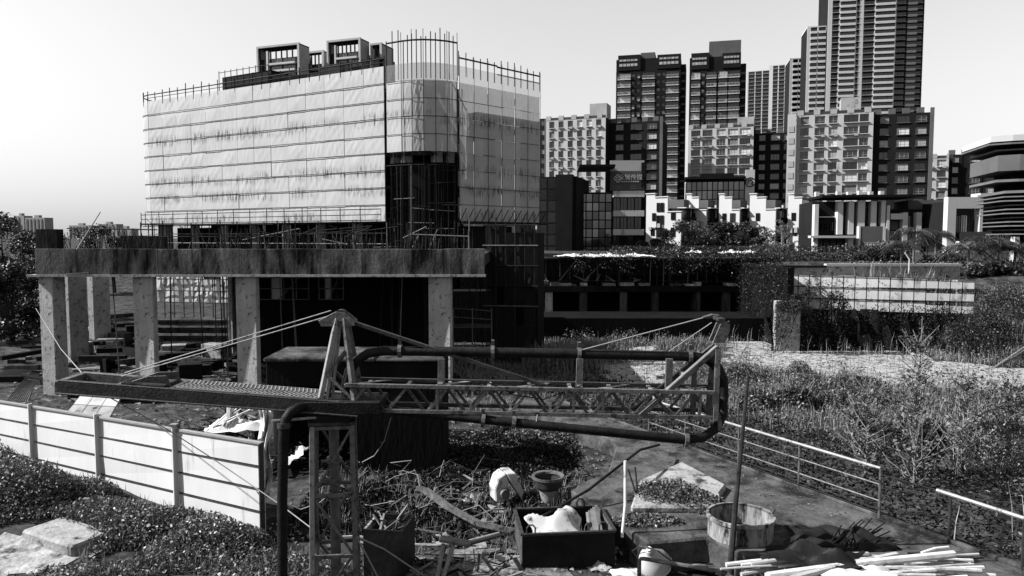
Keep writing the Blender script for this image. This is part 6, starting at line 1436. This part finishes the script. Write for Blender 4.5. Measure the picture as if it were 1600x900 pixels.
st_ = thing('slab_stack', 'dark stack of formwork sheets in front of the second pier', 'stack', (P(170,430,31.5).x,31.5,0))
for i in range(6): MB().box(rnd(-2.0,-1.8),rnd(-.2,0),i*.14,rnd(1.8,2.1),1.0,i*.14+.11).build('sheet', M['timber_dark' if i < 5 else 'timber'], st_)
o = MB().box(0,0,0,1.0,.6,.75).build('pale_box', M['bwall_light'], None, bevel=.02); q = G(150,585,0); o.location = (q.x,q.y,.8); 
o.location = (P(155,430,33).x, 33.4, .02); tag(o, 'pale box standing right of the first pier', 'box')
vs = []; n = 30
for j in range(n+1):
    for i in range(n+1):
        x = -26 + 24*i/n; y = 36 + 24*j/n; h = .45*max(0,math.sin(i*.7+1.3*math.sin(j*.5)))*max(0,math.sin(j*.6+.8)); vs.append((x,y,zf(x,y)-.12+h))
o = MB().add(vs,[(j*(n+1)+i,j*(n+1)+i+1,(j+1)*(n+1)+i+1,(j+1)*(n+1)+i) for j in range(n) for i in range(n)]).build('rubble', M['black_shade_concrete'], None, True); tag(o, 'dark rubble heaped under the deck', 'rubble', kind='stuff')
rs = np.random.RandomState(91)
for i in range(260):   # scraps trodden into the yard
    px, py = rs.uniform(560,1000), rs.uniform(745,905); q = G(px,py,0); 
    if py > 870 and px > 820: continue
    ln = rs.uniform(.15,1.1); a = rs.uniform(0,6.28); d = Vector((math.cos(a)*ln/2,math.sin(a)*ln/2,rs.normal(0,.06)))
    c = Vector((q.x,q.y,zf(q.x,q.y)+.1)); o = MB().bar(c-d,c+d,rs.uniform(.02,.09),rs.uniform(.01,.04)).build('scrap', M[['timber','timber_dark','timber_dark','steel_mid','steel_grey'][i%5]]); tag(o, 'strip of scrap trodden into the yard', 'scrap', 'scraps on the yard')
for i in range(26):
    px, py = rs.uniform(580,780), rs.uniform(745,830); q = G(px,py,0); q.z = zf(q.x,q.y); a = rs.uniform(0,6.28); ln = rs.uniform(.8,2.2); e_ = q + Vector((math.cos(a)*ln,math.sin(a)*ln*.5,rs.uniform(0,.3)))
    hose('loose_wire', 'loose bent wire lying in the yard weeds', 'wire', [q+Vector((0,0,.15)), q.lerp(e_,.35)+Vector((rs.normal(0,.15),0,rs.uniform(.25,.6))), q.lerp(e_,.7)+Vector((rs.normal(0,.15),0,rs.uniform(.1,.4))), e_+Vector((0,0,.1))], .009, 'steel_pale' if i % 2 else 'steel_grey', 'loose wires in the yard')
for i in range(26):
    px, py = rs.uniform(600,1000), rs.uniform(750,890); q = G(px,py,0); o = crumple('lump', (q.x,q.y,zf(q.x,q.y)), rs.uniform(.2,.6), rs.uniform(.2,.5), rs.uniform(.12,.35), M[['light_concrete','tarp_dark','dark_concrete'][i%3]], 300+i, 6, rs.uniform(0,3), .5); tag(o, 'lump of spilled concrete on the yard', 'lump', 'lumps of concrete on the yard')
# ------------------------------------------------------------------ ropes and wires
hose('rope', 'pale rope stretched from the first pier to the counterweight', 'rope', [P(56,482,32.5),P(95,545,24),P(136,592,14.5)], .012, 'rope')
hose('rope', 'pale rope running from the counterweight down over the hoarding', 'rope', [P(166,618,14.4),P(260,670,17),P(330,715,17.2),P(440,790,16.5),P(490,828,15)], .012, 'rope')
hose('rope', 'pale rope from the mast foot towards the yard', 'rope', [P(556,838,14),P(600,858,14.5),P(660,898,15)], .016, 'rope')
hose('rope', 'looped rope at the side of the mast', 'rope', [P(556,838,14),P(575,872,14.2),P(592,905,14.4)], .018, 'rope')
hose('wire', 'thin wire hanging from the lattice arm beside the mast', 'wire', [P(611,652,14.2),P(600,690,14.6),P(585,712,15),P(566,722,15.4)], .01, 'rope')
hose('wire', 'thin wire behind the upright pipe', 'wire', [P(448,786,16),P(470,796,16),P(500,785,15.6),P(520,768,15)], .01, 'rope')
hose('black_hose', 'thin black hose coiled on the yard floor', 'hose', [G(755,868,.06),G(790,862,.06),G(800,872,.06),G(780,882,.06),G(760,876,.06)], .02, 'tarp_dark')
hose('fallen_beam', 'long pale beam lying on the pit floor', 'beam', [G(1258,566,-1.0)+Vector((0,0,.1)), G(1352,572,-1.0)+Vector((0,0,.12))], .07, 'timber')
for k, (a, b) in enumerate((((1548,582),(1602,548)),((1552,576),(1605,540)))):
    hose('fallen_pole', ['lower pale pole propped on the bank at the right','upper pale pole propped on the bank at the right'][k], 'pole', [P(a[0],a[1],40)+Vector((0,0,.0)), P(b[0],b[1],41)], .07, 'timber')
for k in range(9):
    A = G(1255,572,-1.0); hose('bare_branch', 'bare branch arching from the pit floor', 'branch', [A, A+Vector((-rnd(1,2),rnd(-.4,.4),rnd(.6,1.2))), A+Vector((-rnd(2.5,4.5),rnd(-.8,.8),rnd(.9,1.7)))], [.025,.016,.006], 'twig', 'bare branches on the pit floor')
hose('lamp_post', 'thin bent white post above the panel fence', 'post', [P(1420,428,50),P(1421,405,50),P(1414,395,50)], .05, 'plastic_white')
for k in range(14):   # pale stones in the sandy patch
    q = G(rnd(960,1030), rnd(640,662), -1.0); o = crumple('stone', q, rnd(.4,.9), rnd(.4,.8), rnd(.3,.6), M['sand'], 80+k, 5, fold=.4); tag(o, 'pale stone behind the lattice arm by the railing', 'stone', 'pale stones by the railing')
st = MB(); st.M = Matrix.Translation(G(110,848,-.1)) @ Matrix.Rotation(R(-28),4,'Z'); st.box(-1.1,-.5,-.2,.9,.5,.28); o = st.build('concrete_step', M['light_concrete'], None, bevel=.05); tag(o, 'broken concrete step among the undergrowth', 'step')
